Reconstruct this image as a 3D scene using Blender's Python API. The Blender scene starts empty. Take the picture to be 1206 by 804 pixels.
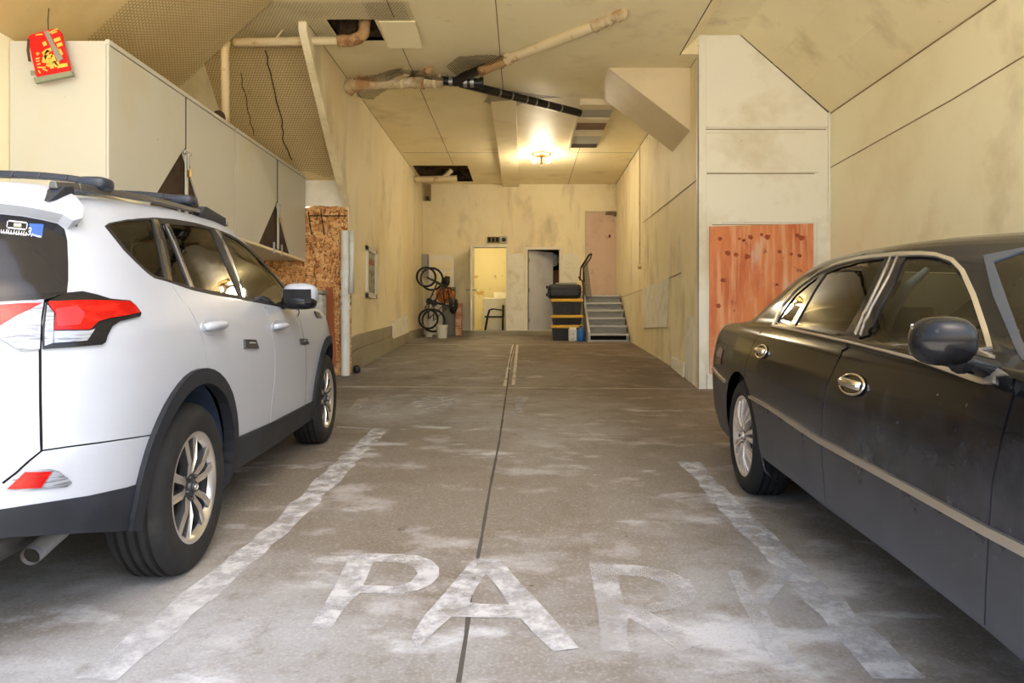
import bpy, bmesh, math, random
import numpy as np
from mathutils import Vector, Matrix, noise as mnoise
from mathutils.geometry import delaunay_2d_cdt
PI = math.pi
random.seed(7)
scene = bpy.context.scene
COL = scene.collection

# ------------------------------------------------------------------ camera model (1206 x 804)
F, CX, CY, CZ = 830.0, 616.0, 382.0, 1.165
KN = [(-12.0, -0.30), (-2.0, -0.0772), (9.1, 0.351), (10.45, 0.515), (14.3, 0.765), (17.29, 0.915), (22, 0.915)]
def fz(Y):
    for (a, za), (b, zb) in zip(KN, KN[1:]):
        if Y <= b: return za + (zb - za) * (Y - a) / (b - a)
    return KN[-1][1]
def P(px, py, Y): return Vector(((px - CX) * Y / F, Y, CZ - (py - CY) * Y / F))
def PX(px, py, X): return P(px, py, X * F / (px - CX))
def G(px, py):
    lo, hi = 0.5, 17.2
    f = lambda Y: CZ - (py - CY) * Y / F - fz(Y)
    for _ in range(50):
        m = (lo + hi) / 2
        if f(m) > 0: lo = m
        else: hi = m
    Y = (lo + hi) / 2
    return Vector(((px - CX) * Y / F, Y, fz(Y)))

# ------------------------------------------------------------------ materials
def _n(nt, t, x=0, **kw):
    n = nt.nodes.new(t)
    for k, v in kw.items(): setattr(n, k, v)
    return n
def lin(c):
    return tuple(((v / 12.92) if v <= .04045 else ((v + .055) / 1.055) ** 2.4) for v in c)
def rgb(r, g, b): return lin((r / 255, g / 255, b / 255))
def C4(c): return (c[0], c[1], c[2], 1)
def mat(name, col, rough=.6, metal=0, layers=(), bump=None, coat=0, spec=.5, trans=0, emit=None, es=0, alpha=None, ior=1.45):
    """layers: (colour, scale, (sx,sy,sz), lo, hi, strength, detail) noise-masked colour layers, object space"""
    m = bpy.data.materials.new(name); m.use_nodes = True
    nt = m.node_tree; b = nt.nodes['Principled BSDF']
    b.inputs['Base Color'].default_value = C4(col)
    b.inputs['Roughness'].default_value = rough
    b.inputs['Metallic'].default_value = metal
    b.inputs['Coat Weight'].default_value = coat
    b.inputs['Coat Roughness'].default_value = .04
    b.inputs['Specular IOR Level'].default_value = spec
    b.inputs['Transmission Weight'].default_value = trans
    b.inputs['IOR'].default_value = ior
    if emit: b.inputs['Emission Color'].default_value = C4(emit); b.inputs['Emission Strength'].default_value = es
    tc = nt.nodes.new('ShaderNodeTexCoord')
    def noise(scale, sv, detail=6, off=0, rg=.6):
        mp = nt.nodes.new('ShaderNodeMapping'); mp.inputs['Scale'].default_value = sv
        mp.inputs['Location'].default_value = (off, off * .7, off * 1.3)
        nt.links.new(tc.outputs['Object'], mp.inputs['Vector'])
        nz = nt.nodes.new('ShaderNodeTexNoise'); nz.inputs['Scale'].default_value = scale
        nz.inputs['Detail'].default_value = detail; nz.inputs['Roughness'].default_value = rg
        nt.links.new(mp.outputs['Vector'], nz.inputs['Vector'])
        return nz.outputs['Fac']
    def ramp(sock, lo, hi, a=0, c=1):
        r = nt.nodes.new('ShaderNodeMapRange'); r.inputs['From Min'].default_value = lo; r.inputs['From Max'].default_value = hi
        r.inputs['To Min'].default_value = a; r.inputs['To Max'].default_value = c
        nt.links.new(sock, r.inputs['Value']); return r.outputs['Result']
    prev = None
    for i, L in enumerate(layers):
        c, sc, sv, lo, hi, st = L[:6]; det = L[6] if len(L) > 6 else 6
        f = ramp(noise(sc, sv, det, off=3.1 * i + 1), lo, hi, 0, st)
        mx = nt.nodes.new('ShaderNodeMix'); mx.data_type = 'RGBA'
        nt.links.new(f, mx.inputs[0])
        if prev: nt.links.new(prev, mx.inputs[6])
        else: mx.inputs[6].default_value = C4(col)
        mx.inputs[7].default_value = C4(c)
        prev = mx.outputs[2]
    if prev: nt.links.new(prev, b.inputs['Base Color'])
    if bump:
        sc, sv, st = bump[:3]
        bp = nt.nodes.new('ShaderNodeBump'); bp.inputs['Strength'].default_value = st; bp.inputs['Distance'].default_value = bump[3] if len(bump) > 3 else .01
        nt.links.new(noise(sc, sv, 8, 9.3), bp.inputs['Height']); nt.links.new(bp.outputs['Normal'], b.inputs['Normal'])
    if alpha:   # (scale, sv, lo, hi, amin, amax): worn paint
        sc, sv, lo, hi, a0, a1 = alpha
        f = ramp(noise(sc, sv, 9, 5.5, .7), lo, hi, a0, a1)
        nt.links.new(f, b.inputs['Alpha'])
    m['tc'] = 1
    return m

def z_layer(m, col, z_lo, z_hi, amp, mx_, scale=3.5, rough=None):
    """dirt or wear that gets heavier towards the bottom of a thing, broken up by noise"""
    nt = m.node_tree; b = nt.nodes['Principled BSDF']
    tc = nt.nodes.new('ShaderNodeTexCoord'); sp = nt.nodes.new('ShaderNodeSeparateXYZ'); nt.links.new(tc.outputs['Object'], sp.inputs[0])
    nz = nt.nodes.new('ShaderNodeTexNoise'); nz.inputs['Scale'].default_value = scale; nz.inputs['Detail'].default_value = 9; nz.inputs['Roughness'].default_value = .65; nt.links.new(tc.outputs['Object'], nz.inputs['Vector'])
    ad = nt.nodes.new('ShaderNodeMath'); ad.operation = 'MULTIPLY_ADD'; ad.inputs[1].default_value = amp; nt.links.new(nz.outputs['Fac'], ad.inputs[0]); nt.links.new(sp.outputs['Z'], ad.inputs[2])
    r = nt.nodes.new('ShaderNodeMapRange'); r.inputs['From Min'].default_value = z_hi; r.inputs['From Max'].default_value = z_lo; r.inputs['To Max'].default_value = mx_
    nt.links.new(ad.outputs[0], r.inputs['Value'])
    mx = nt.nodes.new('ShaderNodeMix'); mx.data_type = 'RGBA'; mx.inputs[7].default_value = C4(col)
    if b.inputs['Base Color'].links: nt.links.new(b.inputs['Base Color'].links[0].from_socket, mx.inputs[6])
    else: mx.inputs[6].default_value = b.inputs['Base Color'].default_value
    nt.links.new(r.outputs[0], mx.inputs[0]); nt.links.new(mx.outputs[2], b.inputs['Base Color'])
    if rough:
        r2 = nt.nodes.new('ShaderNodeMapRange'); r2.inputs['From Max'].default_value = mx_; r2.inputs['To Min'].default_value = b.inputs['Roughness'].default_value; r2.inputs['To Max'].default_value = rough
        nt.links.new(r.outputs[0], r2.inputs['Value']); nt.links.new(r2.outputs[0], b.inputs['Roughness'])
# ------------------------------------------------------------------ mesh building
def clean_props(o): return o
class MB:
    def __init__(s): s.v = []; s.f = []; s.m = []; s.mi = 0; s.n = None
    def poly(s, pts):
        k = len(s.v); s.v += [tuple(p) for p in pts]; s.f.append(tuple(range(k, k + len(pts)))); s.m.append(s.mi)
    def box(s, x0, x1, y0, y1, z0, z1, M=None):
        if x0 > x1: x0, x1 = x1, x0
        if y0 > y1: y0, y1 = y1, y0
        if z0 > z1: z0, z1 = z1, z0
        p = [Vector(q) for q in ((x0,y0,z0),(x1,y0,z0),(x1,y1,z0),(x0,y1,z0),(x0,y0,z1),(x1,y0,z1),(x1,y1,z1),(x0,y1,z1))]
        if M is not None: p = [M @ q for q in p]
        s.hexa(p)
    def hexa(s, p):
        k = len(s.v); s.v += [tuple(q) for q in p]
        for f in ((0,3,2,1),(4,5,6,7),(0,1,5,4),(1,2,6,5),(2,3,7,6),(3,0,4,7)):
            s.f.append(tuple(k + i for i in f)); s.m.append(s.mi)
    def prism(s, pts, d):
        """closed polygon pts (Vectors) extruded by vector d"""
        n = len(pts); k = len(s.v); d = Vector(d)
        s.v += [tuple(p) for p in pts] + [tuple(Vector(p) + d) for p in pts]
        s.f.append(tuple(range(k + n - 1, k - 1, -1))); s.m.append(s.mi)
        s.f.append(tuple(range(k + n, k + 2 * n))); s.m.append(s.mi)
        for i in range(n):
            j = (i + 1) % n; s.f.append((k + i, k + j, k + n + j, k + n + i)); s.m.append(s.mi)
    def tube(s, pts, r, seg=10, closed=False, caps=True):
        pts = [Vector(p) for p in pts]; n = len(pts)
        rs = r if hasattr(r, '__len__') else [r] * n
        k = len(s.v); up = None
        for i, p in enumerate(pts):
            if closed: t = pts[(i + 1) % n] - pts[i - 1]
            else: t = pts[min(i + 1, n - 1)] - pts[max(i - 1, 0)]
            if t.length < 1e-9: t = Vector((0, 0, 1))
            t.normalize()
            if up is None:
                up = t.orthogonal().normalized()
            a = (up - t * up.dot(t))
            if a.length < 1e-5: a = t.orthogonal()
            a.normalize(); up = a; b = t.cross(a)
            for j in range(seg):
                th = 2 * PI * j / seg
                s.v.append(tuple(p + (a * math.cos(th) + b * math.sin(th)) * rs[i]))
        m = n if closed else n - 1
        for i in range(m):
            i2 = (i + 1) % n
            for j in range(seg):
                j2 = (j + 1) % seg
                s.f.append((k + i * seg + j, k + i * seg + j2, k + i2 * seg + j2, k + i2 * seg + j)); s.m.append(s.mi)
        if caps and not closed:
            s.f.append(tuple(k + j for j in range(seg - 1, -1, -1))); s.m.append(s.mi)
            s.f.append(tuple(k + (n - 1) * seg + j for j in range(seg))); s.m.append(s.mi)
    def lathe(s, prof, c, axis=(0, 0, 1), seg=32, caps=False, arc=(0, 2 * PI)):
        """prof: (radius, height along axis)"""
        ax = Vector(axis).normalized(); a = ax.orthogonal().normalized(); b = ax.cross(a); c = Vector(c)
        k = len(s.v); full = abs(arc[1] - arc[0] - 2 * PI) < 1e-6; ns = seg if full else seg + 1
        for r, h in prof:
            for j in range(ns):
                th = arc[0] + (arc[1] - arc[0]) * j / seg
                s.v.append(tuple(c + ax * h + (a * math.cos(th) + b * math.sin(th)) * r))
        for i in range(len(prof) - 1):
            for j in range(seg):
                j2 = (j + 1) % ns if full else j + 1
                s.f.append((k + i * ns + j, k + i * ns + j2, k + (i + 1) * ns + j2, k + (i + 1) * ns + j)); s.m.append(s.mi)
        if caps and full:
            s.f.append(tuple(k + j for j in range(seg - 1, -1, -1))); s.m.append(s.mi)
            o = k + (len(prof) - 1) * ns; s.f.append(tuple(o + j for j in range(seg))); s.m.append(s.mi)
    def build(s, name, mats, parent=None, bevel=0, smooth=False, world=True, auto=None):
        me = bpy.data.meshes.new(name)
        vs = s.v
        if parent is not None and world:
            L = parent_loc(parent); vs = [(x - L[0], y - L[1], z - L[2]) for x, y, z in vs]
        me.from_pydata(vs, [], s.f)
        if not isinstance(mats, (list, tuple)): mats = [mats]
        for m in mats: me.materials.append(m)
        me.polygons.foreach_set('material_index', s.m)
        if smooth: me.polygons.foreach_set('use_smooth', [True] * len(me.polygons))
        me.validate(); me.update()
        bm = bmesh.new(); bm.from_mesh(me)
        if s.n is None: bmesh.ops.recalc_face_normals(bm, faces=bm.faces)
        bm.to_mesh(me); bm.free()
        if smooth and auto is not None:
            me.set_sharp_from_angle(angle=math.radians(auto))
        o = bpy.data.objects.new(name, me); COL.objects.link(o)
        if parent is not None: o.parent = parent
        if bevel:
            b = o.modifiers.new('b', 'BEVEL'); b.width = bevel; b.segments = 2; b.limit_method = 'ANGLE'; b.angle_limit = math.radians(40)
            b.harden_normals = False
        return o
def parent_loc(p):
    L = Vector((0, 0, 0)); q = p
    while q is not None: L = L + Vector(q.location); q = q.parent
    return L
def thing(name, label, cat, loc=(0, 0, 0), rot=(0, 0, 0), group=None):
    o = bpy.data.objects.new(name, None); COL.objects.link(o); o.empty_display_size = .1
    o.location = loc; o.rotation_euler = rot; o['label'] = label; o['category'] = cat
    if group: o['group'] = group
    return o
def tag(o, label=None, cat=None, group=None, kind=None):
    if label: o['label'] = label
    if cat: o['category'] = cat
    if group: o['group'] = group
    if kind: o['kind'] = kind
    return o
def struct(o, label=None):
    o['kind'] = 'structure'
    if label: o['label'] = label
    return o
# ------------------------------------------------------------------ shared materials
CREAM = rgb(248, 236, 200)
M_wall = mat('cream painted wall', CREAM, .55, layers=[
    (rgb(226, 206, 158), .55, (1, 1, .7), .45, .68, .75), (rgb(238, 226, 198), .9, (1, 1, 1), .52, .7, .6),
    (rgb(164, 150, 118), 1.3, (1, 1, .5), .54, .72, .6, 9), (rgb(140, 124, 88), 2.2, (1.6, 1.6, .22), .60, .76, .4, 10), (rgb(92, 82, 66), 13, (1, 1, 1), .70, .75, .6, 10)],
    bump=(14, (1, 1, 1), .25, .01))
M_wallR = mat('cream plywood wall', rgb(252, 243, 211), .5, layers=[
    (rgb(240, 226, 188), .8, (1, 1, 1), .5, .68, .7), (rgb(190, 168, 122), 1.7, (1, .6, .5), .58, .78, .6, 9),
    (rgb(92, 80, 62), 16, (1, 1, .8), .735, .78, .6, 8)], bump=(20, (1, .3, 1), .2, .008))
M_pillar = mat('white painted boards', rgb(244, 240, 226), .5, layers=[
    (rgb(214, 200, 168), 1.1, (1, 1, 1.2), .5, .7, .7), (rgb(120, 104, 84), 14, (1, 1, 1), .70, .76, .5, 8)], bump=(24, (1, 1, .25), .25, .008))
M_ceil = mat('cream ceiling paint', rgb(251, 238, 198), .5, layers=[
    (rgb(236, 219, 172), .5, (1, .8, 1), .42, .62, .7), (rgb(196, 172, 122), 1.2, (.9, 1.2, 1), .56, .75, .6, 9),
    (rgb(150, 126, 84), 4, (.9, 1.2, 1), .66, .76, .45, 9)], bump=(10, (1, 1, 1), .15, .01))
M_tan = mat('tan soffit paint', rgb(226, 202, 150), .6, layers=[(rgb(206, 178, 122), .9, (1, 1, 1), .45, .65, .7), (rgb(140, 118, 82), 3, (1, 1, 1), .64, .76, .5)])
M_conc_wall = mat('grey green concrete base', rgb(160, 152, 130), .8, layers=[
    (rgb(140, 130, 108), 1.4, (1, 1, 1), .45, .65, .7), (rgb(92, 82, 66), 3, (1, .5, 1), .62, .76, .6, 9), (rgb(214, 208, 188), 5, (1, 1, 1), .66, .74, .6)], bump=(18, (1, 1, 1), .4, .01))
M_dark = mat('dark gap', (.012, .010, .008), .9)
M_seam = mat('dark board joint', rgb(84, 70, 48), .9)
M_seaml = mat('tan board joint', rgb(150, 130, 92), .9)  # paler brown for the finer board joints
M_white = mat('white paint trim', rgb(232, 228, 214), .45, layers=[(rgb(200, 190, 166), 4, (1, 1, 1), .55, .75, .6), (rgb(110, 96, 76), 12, (1, 1, 1), .7, .76, .5)])
M_floor = mat('stained concrete floor', rgb(134, 132, 130), .62, layers=[
    (rgb(106, 98, 88), .42, (1, .55, 1), .42, .60, .85, 5),
    (rgb(150, 152, 156), .5, (1, .8, 1), .48, .64, .85, 6),
    (rgb(98, 84, 70), 1.3, (.8, 1.6, 1), .54, .70, .75, 10),
    (rgb(184, 187, 194), 1.9, (.8, 1.5, 1), .59, .68, .75, 12),
    (rgb(100, 90, 78), 3.1, (1, 1, 1), .54, .70, .6, 10), (rgb(176, 176, 180), 2.3, (1, 1.3, 1), .55, .68, .5, 10), (rgb(96, 88, 78), 11, (1, 1, 1), .56, .72, .5, 8), (rgb(60, 56, 52), 6.5, (1, 1, 1), .755, .775, .7, 2),
    (rgb(180, 180, 180), 70, (1, 1, 1), .50, .80, .4, 2), (rgb(84, 80, 76), 95, (1, 1, 1), .52, .80, .4, 2)], bump=(26, (1, 1, 1), .22, .008), spec=.35)
# the back of the garage floor is browner: a brown tint grows with distance from the street
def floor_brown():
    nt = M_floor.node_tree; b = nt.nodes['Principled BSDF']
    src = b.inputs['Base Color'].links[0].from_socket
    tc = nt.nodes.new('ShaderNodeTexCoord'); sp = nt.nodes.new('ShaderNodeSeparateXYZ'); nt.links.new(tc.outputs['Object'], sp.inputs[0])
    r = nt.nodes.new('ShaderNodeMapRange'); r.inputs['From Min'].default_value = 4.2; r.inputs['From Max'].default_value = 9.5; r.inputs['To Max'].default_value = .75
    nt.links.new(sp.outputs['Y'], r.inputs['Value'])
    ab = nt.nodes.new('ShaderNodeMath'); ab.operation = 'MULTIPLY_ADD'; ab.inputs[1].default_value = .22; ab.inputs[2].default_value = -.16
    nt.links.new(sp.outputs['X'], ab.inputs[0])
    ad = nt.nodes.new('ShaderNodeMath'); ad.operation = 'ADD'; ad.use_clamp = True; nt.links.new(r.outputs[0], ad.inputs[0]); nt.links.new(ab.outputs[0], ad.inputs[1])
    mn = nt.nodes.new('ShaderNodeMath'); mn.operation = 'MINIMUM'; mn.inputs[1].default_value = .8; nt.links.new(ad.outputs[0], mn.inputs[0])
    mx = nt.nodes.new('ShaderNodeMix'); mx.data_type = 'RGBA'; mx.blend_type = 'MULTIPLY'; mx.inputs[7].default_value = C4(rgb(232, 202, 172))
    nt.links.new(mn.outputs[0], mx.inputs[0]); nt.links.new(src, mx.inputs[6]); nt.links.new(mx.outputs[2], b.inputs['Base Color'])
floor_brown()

XR, XL, XBL, XBR, YB = 2.24, -2.46, -3.97, 3.91, 17.29
ZC = CZ + 3.44
Y0 = 1.6          # where the building begins (open street side)
YP, YO = 8.98, 9.95
# floor
fm = MB(); xs = [-9, -6, XBL, XL, 0, XR, XBR, 6, 9]; ys = [-12, 0, 2, 5, 9.1, 9.8, 10.45, 12, 14.3, 16, 17.29]
for a, b in zip(xs, xs[1:]):
    for c, d in zip(ys, ys[1:]):
        if d <= 0: continue
        fm.poly([(a, c, fz(c)), (b, c, fz(c)), (b, d, fz(d)), (a, d, fz(d))])
struct(fm.build('floor', M_floor))
fm = MB(); fm.poly([(-12, -14, fz(-12)), (12, -14, fz(-12)), (12, -2, fz(-2)), (-12, -2, fz(-2))]); fm.poly([(-12, -2, fz(-2)), (12, -2, fz(-2)), (12, 0, 0), (-12, 0, 0)])
struct(fm.build('floor_street', mat('pale street bounce concrete', rgb(226, 218, 200), .8, layers=[(rgb(206, 198, 182), 1, (1, 1, 1), .45, .6, .7)])))  # unseen street, made pale so it bounces sunlight up to the ceiling

def slabYZ(name, pts, X0, X1, m):   # pts (Y,z) polygon extruded along X
    b = MB(); b.prism([Vector((X0, y, z)) for y, z in pts], (X1 - X0, 0, 0)); return struct(b.build(name, m))
def fy(a, b, n=8, rev=False):
    ys = sorted(set([a, b] + [k for k, _ in KN if a < k < b])); r = [(y, fz(y) - .02) for y in ys]
    return r[::-1] if rev else r
slabYZ('wall_left', fy(YO, YB + .1) + [(YB + .1, ZC + .3), (8.0, ZC + .3), (8.0, 4.50), (8.14, 4.37), (9.0, 3.60), (YO, 2.81)], XL, XL - .09, M_wall)
b = MB(); b.box(0, 0, 0, 0, 0, 0)
b = MB()
lo = fy(YP, YB + .1)
for (y, z), (y2, z2) in zip(lo, lo[1:]):
    xa = XR + .04 * (y - YP) / 8.3; xb = XR + .04 * (y2 - YP) / 8.3
    b.hexa([(xa, y, z), (xa + .09, y, z), (xb + .09, y2, z2), (xb, y2, z2), (xa, y, ZC + .4), (xa + .09, y, ZC + .4), (xb + .09, y2, ZC + .4), (xb, y2, ZC + .4)])
struct(b.build('wall_right', M_wall))
slabYZ('wall_left_bay', fy(Y0, YO + .1) + [(YO + .1, ZC + .3), (Y0, ZC + .3)], XBL, XBL - .15, M_wallR)
slabYZ('wall_right_bay', fy(Y0, YP + .1) + [(YP + .1, ZC + .5), (Y0, ZC + .5)], XBR, XBR + .15, M_wallR)
# back wall with two openings
def bx(px): return (px - CX) / 48.0
def bz(py): return CZ + (CY - py) / 48.0
L0, L1, LT, LB = bx(558), bx(596), bz(291.5), bz(389)
R0, R1, RT, RB = bx(621.5), bx(658.5), bz(294), bz(388.5)
b = MB(); zb = .7
b.box(XL - .1, L0, YB, YB + .12, zb, ZC + .3); b.box(L1, R0, YB, YB + .12, zb, ZC + .3); b.box(R1, XR + .2, YB, YB + .12, zb, ZC + .3)
b.box(L0, L1, YB, YB + .12, LT, ZC + .3); b.box(R0, R1, YB, YB + .12, RT, ZC + .3)
b.box(L0, L1, YB, YB + .12, zb, LB); b.box(R0, R1, YB, YB + .12, zb, RB)
struct(b.build('wall_back', M_wall))
b = MB(); b.box(bx(542), bx(672), YB - .16, YB, .88, bz(389.3))
struct(b.build('baseboard_back', M_conc_wall, bevel=.01), 'low concrete kerb under the two back doorways')
# bays' end walls
OSB = mat('orange brown strand board', rgb(206, 146, 88), .8, layers=[
    (rgb(232, 184, 124), 9, (1, 1, 2.2), .5, .54, .95, 2), (rgb(150, 88, 44), 12, (2, 1, 1), .54, .58, .9, 3), (rgb(96, 52, 24), 18, (1, 1, 2), .60, .63, .85, 3), (rgb(244, 212, 164), 22, (2.4, 1, 1), .60, .63, .85, 2)], bump=(30, (1, 1, 1), .5, .01))
b = MB(); zo = 2.83
b.box(XBL, XL - .09, YO, YO + .1, zo, 3.22)
struct(b.build('wall_left_bay_end', M_pillar))
b = MB(); x0 = -4.0; n = 14; pts = [(XBL, fz(YO) - .02), (-2.475, fz(YO) - .02), (-2.475, zo - .06)]
random.seed(3)
for i in range(n + 1): pts.append((-2.52 - i * .105, zo + random.uniform(-.03, .03)))
b.prism([Vector((x, YO - .03, z)) for x, z in pts], (0, .03, 0))
o = b.build('strand_board', OSB); tag(o, 'raw orange strand board lining the end wall behind the white car', 'board')
cr = MB(); cr.mi = 0
for (xa, ya, xb, yb) in ((363, 250, 367, 276), (378, 250, 382, 277), (364, 254, 408, 254)):
    p, q = P(xa, ya, YO - .036), P(xb, yb, YO - .036); cr.tube([p, q], .008, 5)
cr.build('crack', M_dark, o, world=True)
# right bay pillar wall (board cladding with grooves, gable top)
b = MB(); d = .14
b.prism([Vector(p) for p in ((XR, YP, fz(YP) - .03), (XBR + .02, YP, fz(YP) - .03), (XBR + .02, YP, 3.86), (2.77, YP, 4.86), (XR, YP, 4.86))], (0, d, 0))
struct(b.build('wall_right_bay_end', M_pillar))
b = MB(); Yq = YP - .012
def pz(py): return CZ + (CY - py) * YP / F
for py, h, x0_, x1_ in ((150, .03, XR + .01, XBR - .02), (156, .012, XR + .01, XBR - .3), (203, .014, XR + .1, XBR - .15), (262, .02, XR + .3, XBR - .2)):
    b.box(x0_, x1_, Yq, YP + .01, pz(py) - h / 2, pz(py) + h / 2)
struct(b.build('trim_1', M_white, bevel=.004))
b = MB()
for py, x0_, x1_ in ((152.5, XR + .03, XBR - .05), (204.5, XR + .1, XBR - .2), (264.6, XR + .17, 3.65)):
    b.box(x0_, x1_, YP - .004, YP, pz(py) - .005, pz(py) + .005)
struct(b.build('trim_2', M_seaml))
b = MB(); b.box(XR - .012, XR + .085, YP - .02, YP + .005, fz(YP) - .02, 4.85); b.box(XBR - .17, XBR, YP - .015, YP, fz(YP), pz(262))
b.box(XR - .012, XR, YP - .02, YP + .09, fz(YP) - .02, 4.6)
b.box(XBR - .03, XBR, YP - .03, YP, pz(262), 3.86)
b.box(XR + .1, 2.5, YP - .03, YP, fz(YP) - .02, pz(440))
struct(b.build('trim_3', M_pillar, bevel=.004))
# orange plywood
PLY = mat('orange stained plywood', rgb(228, 140, 88), .55, layers=[
    (rgb(206, 104, 56), 2.6, (1, 1, .35), .45, .62, .8, 4), (rgb(236, 176, 134), 5, (2.4, 1, .16), .5, .62, .8, 6),
    (rgb(222, 206, 190), 1.3, (1.6, 1, .55), .56, .66, .85, 9), (rgb(136, 52, 24), 5, (1.2, 1, 1), .66, .76, .85, 3)], bump=(30, (3, 1, .3), .25, .006))
M_knot = mat('dark plywood knot', rgb(180, 84, 40), .6, layers=[(rgb(130, 50, 22), 30, (1, 1, 1), .45, .6, .9)])
z_layer(PLY, rgb(226, 206, 190), 1.05, 1.5, 1.15, .75, 2.6)
b = MB(); X0, X1 = (835 - CX) * YP / F, (957 - CX) * YP / F
b.prism([Vector((X0, YP - .03, pz(441))), Vector((X1, YP - .03, pz(441))), Vector((X1, YP - .03, pz(263.5))), Vector((X0, YP - .03, pz(267)))], (0, .022, 0))
ply = b.build('plywood_panel', PLY, bevel=.003); tag(ply, 'tall orange stained plywood sheet boarding up the white pillar', 'board')
random.seed(11)
for (kx, ky) in ((848, 281), (871, 281), (876, 283), (884, 279), (897, 276), (904, 279), (867, 300), (880, 302), (857, 298), (939, 277), (944, 280), (932, 299), (942, 301), (918, 296), (852, 330), (915, 335), (846, 360), (935, 345)):
    r = random.uniform(.016, .034); c = P(kx, ky, YP - .0335); b = MB()
    b.prism([c + Vector((r * 1.2 * math.cos(t * PI / 5) * random.uniform(.8, 1.2), 0, r * math.sin(t * PI / 5) * random.uniform(.8, 1.2))) for t in range(10)], (0, .003, 0)); b.build('knot', M_knot, ply)
# ------------------------------------------------------------------ ceilings
H1 = (-2.22, -1.68, 7.95, 8.55); H2 = (-2.4, -1.2, 15.26, 16.98)
b = MB(); T = .05
def cslab(x0, x1, y0, y1): b.box(x0, x1, y0, y1, ZC, ZC + T)
cslab(-2.65, 2.0, Y0, 7.47); cslab(XBL, H1[0], 7.47, 8.7); cslab(H1[0], H1[1], 7.47, H1[2]); cslab(H1[0], H1[1], H1[3], 8.7)
cslab(H1[1], 2.0, 7.47, 8.7); cslab(XL - .05, 2.0, 8.7, YP); cslab(XL - .05, XR + .1, YP + .002, H2[2])
cslab(XL - .05, H2[0], H2[2], H2[3]); cslab(H2[1], XR + .1, H2[2], H2[3]); cslab(XL - .05, XR + .1, H2[3], YB + .1)
for (x0, x1, y0, y1) in (H1, H2):     # cavity walls
    pass
struct(b.build('ceiling', M_ceil))
b = MB(); M_cav = mat('concrete cavity shaded dark', rgb(84, 66, 44), .95, layers=[(rgb(40, 30, 20), 6, (1, 1, 1), .45, .6, .9), (rgb(130, 100, 62), 12, (1, 1, 1), .6, .7, .7)], bump=(9, (1, 1, 1), 1, .05))  # the cavity's shade is put into this dark brown
for (x0, x1, y0, y1) in (H1, H2):
    b.box(x0, x1, y0, y1, ZC + .3, ZC + .36)
    for q in ((x0 - .03, x0, y0, y1), (x1, x1 + .03, y0, y1), (x0, x1, y0 - .03, y0), (x0, x1, y1, y1 + .03)): b.box(q[0], q[1], q[2], q[3], ZC + .004, ZC + .45)
struct(b.build('ceiling_cavity', M_cav))
b = MB(); b.box(XBL - .2, XBR + .2, Y0, YB + .2, ZC + .9, ZC + 1.0); b.box(XBL - .2, XBR + .2, Y0 - .1, Y0, ZC + .02, ZC + 1.0)
struct(b.build('ceiling_upper_slab', M_ceil))
# right bay: upstand, flat strip, sloping panel
b = MB()
sec = [(2.0, ZC), (2.25, 4.85), (2.77, 4.85), (XBR + .02, 3.84)]
for (xa, za), (xb, zb_) in zip(sec, sec[1:]):
    b.hexa([(xa, Y0, za), (xb, Y0, zb_), (xb, YP + .01, zb_), (xa, YP + .01, za), (xa, Y0, za + .05), (xb, Y0, zb_ + .05), (xb, YP + .01, zb_ + .05), (xa, YP + .01, za + .05)])
b.prism([Vector((2.0, YP - .012, ZC)), Vector((2.25, YP - .012, ZC)), Vector((2.25, YP - .012, 4.86))], (0, .01, 0))
struct(b.build('ceiling_right_bay', M_ceil))
b = MB()
for Xc in (3.2, 3.56):
    zc_ = 4.85 - (Xc - 2.77) * (1.01 / 1.16)
    b.hexa([(Xc - .02, Y0, zc_ + .013), (Xc + .02, Y0, zc_ - .022), (Xc + .02, YP, zc_ - .022), (Xc - .02, YP, zc_ + .013), (Xc - .02, Y0, zc_ + .03), (Xc + .02, Y0, zc_), (Xc + .02, YP, zc_), (Xc - .02, YP, zc_ + .03)])
struct(b.build('trim_4', M_ceil))
# left bay: sloping panel and slanted soffit at its end
b = MB()
ca, cb = (-2.65, ZC), (XBL, 3.38)
b.hexa([(cb[0], Y0, cb[1]), (ca[0], Y0, ca[1]), (ca[0], 7.47, ca[1]), (cb[0], 7.47, cb[1]), (cb[0], Y0, cb[1] + .06), (ca[0], Y0, ca[1] + .06), (ca[0], 7.47, ca[1] + .06), (cb[0], 7.47, cb[1] + .06)])
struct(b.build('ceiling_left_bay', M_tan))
b = MB()
b.hexa([(XBL, YO, 3.2), (XL - .09, YO, 3.2), (XL - .09, 8.6, 4.6), (XBL, 8.6, 4.6), (XBL, YO + .06, 3.2), (XL - .09, YO + .06, 3.2), (XL - .09, 8.66, 4.62), (XBL, 8.66, 4.62)])
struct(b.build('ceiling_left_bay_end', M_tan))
# ceiling centre beam, seams
b = MB(); b.box(-.49, -.10, 10.6, YB, ZC - .07, ZC + .01); struct(b.build('ceiling_beam', M_ceil, bevel=.006))
b = MB()
for (xa, xb, ya, yb) in ((-1.506, -1.494, 8.7, 15.2), (-1.45, -1.438, 7.2, 7.9), (-.297, -.283, 6, 10.3), (1.10, 1.112, 13.7, YB), (-2.4, -.49, 14.1, 14.108), (-.1, 2.2, 14.1, 14.11), (-.50, -.494, 10.6, YB), (-.096, -.09, 10.6, YB)):
    b.box(xa, xb - .004, ya, yb, ZC - .003, ZC + .001)
struct(b.build('trim_5', mat('brown ceiling joint', rgb(122, 102, 68), .9)))
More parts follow.
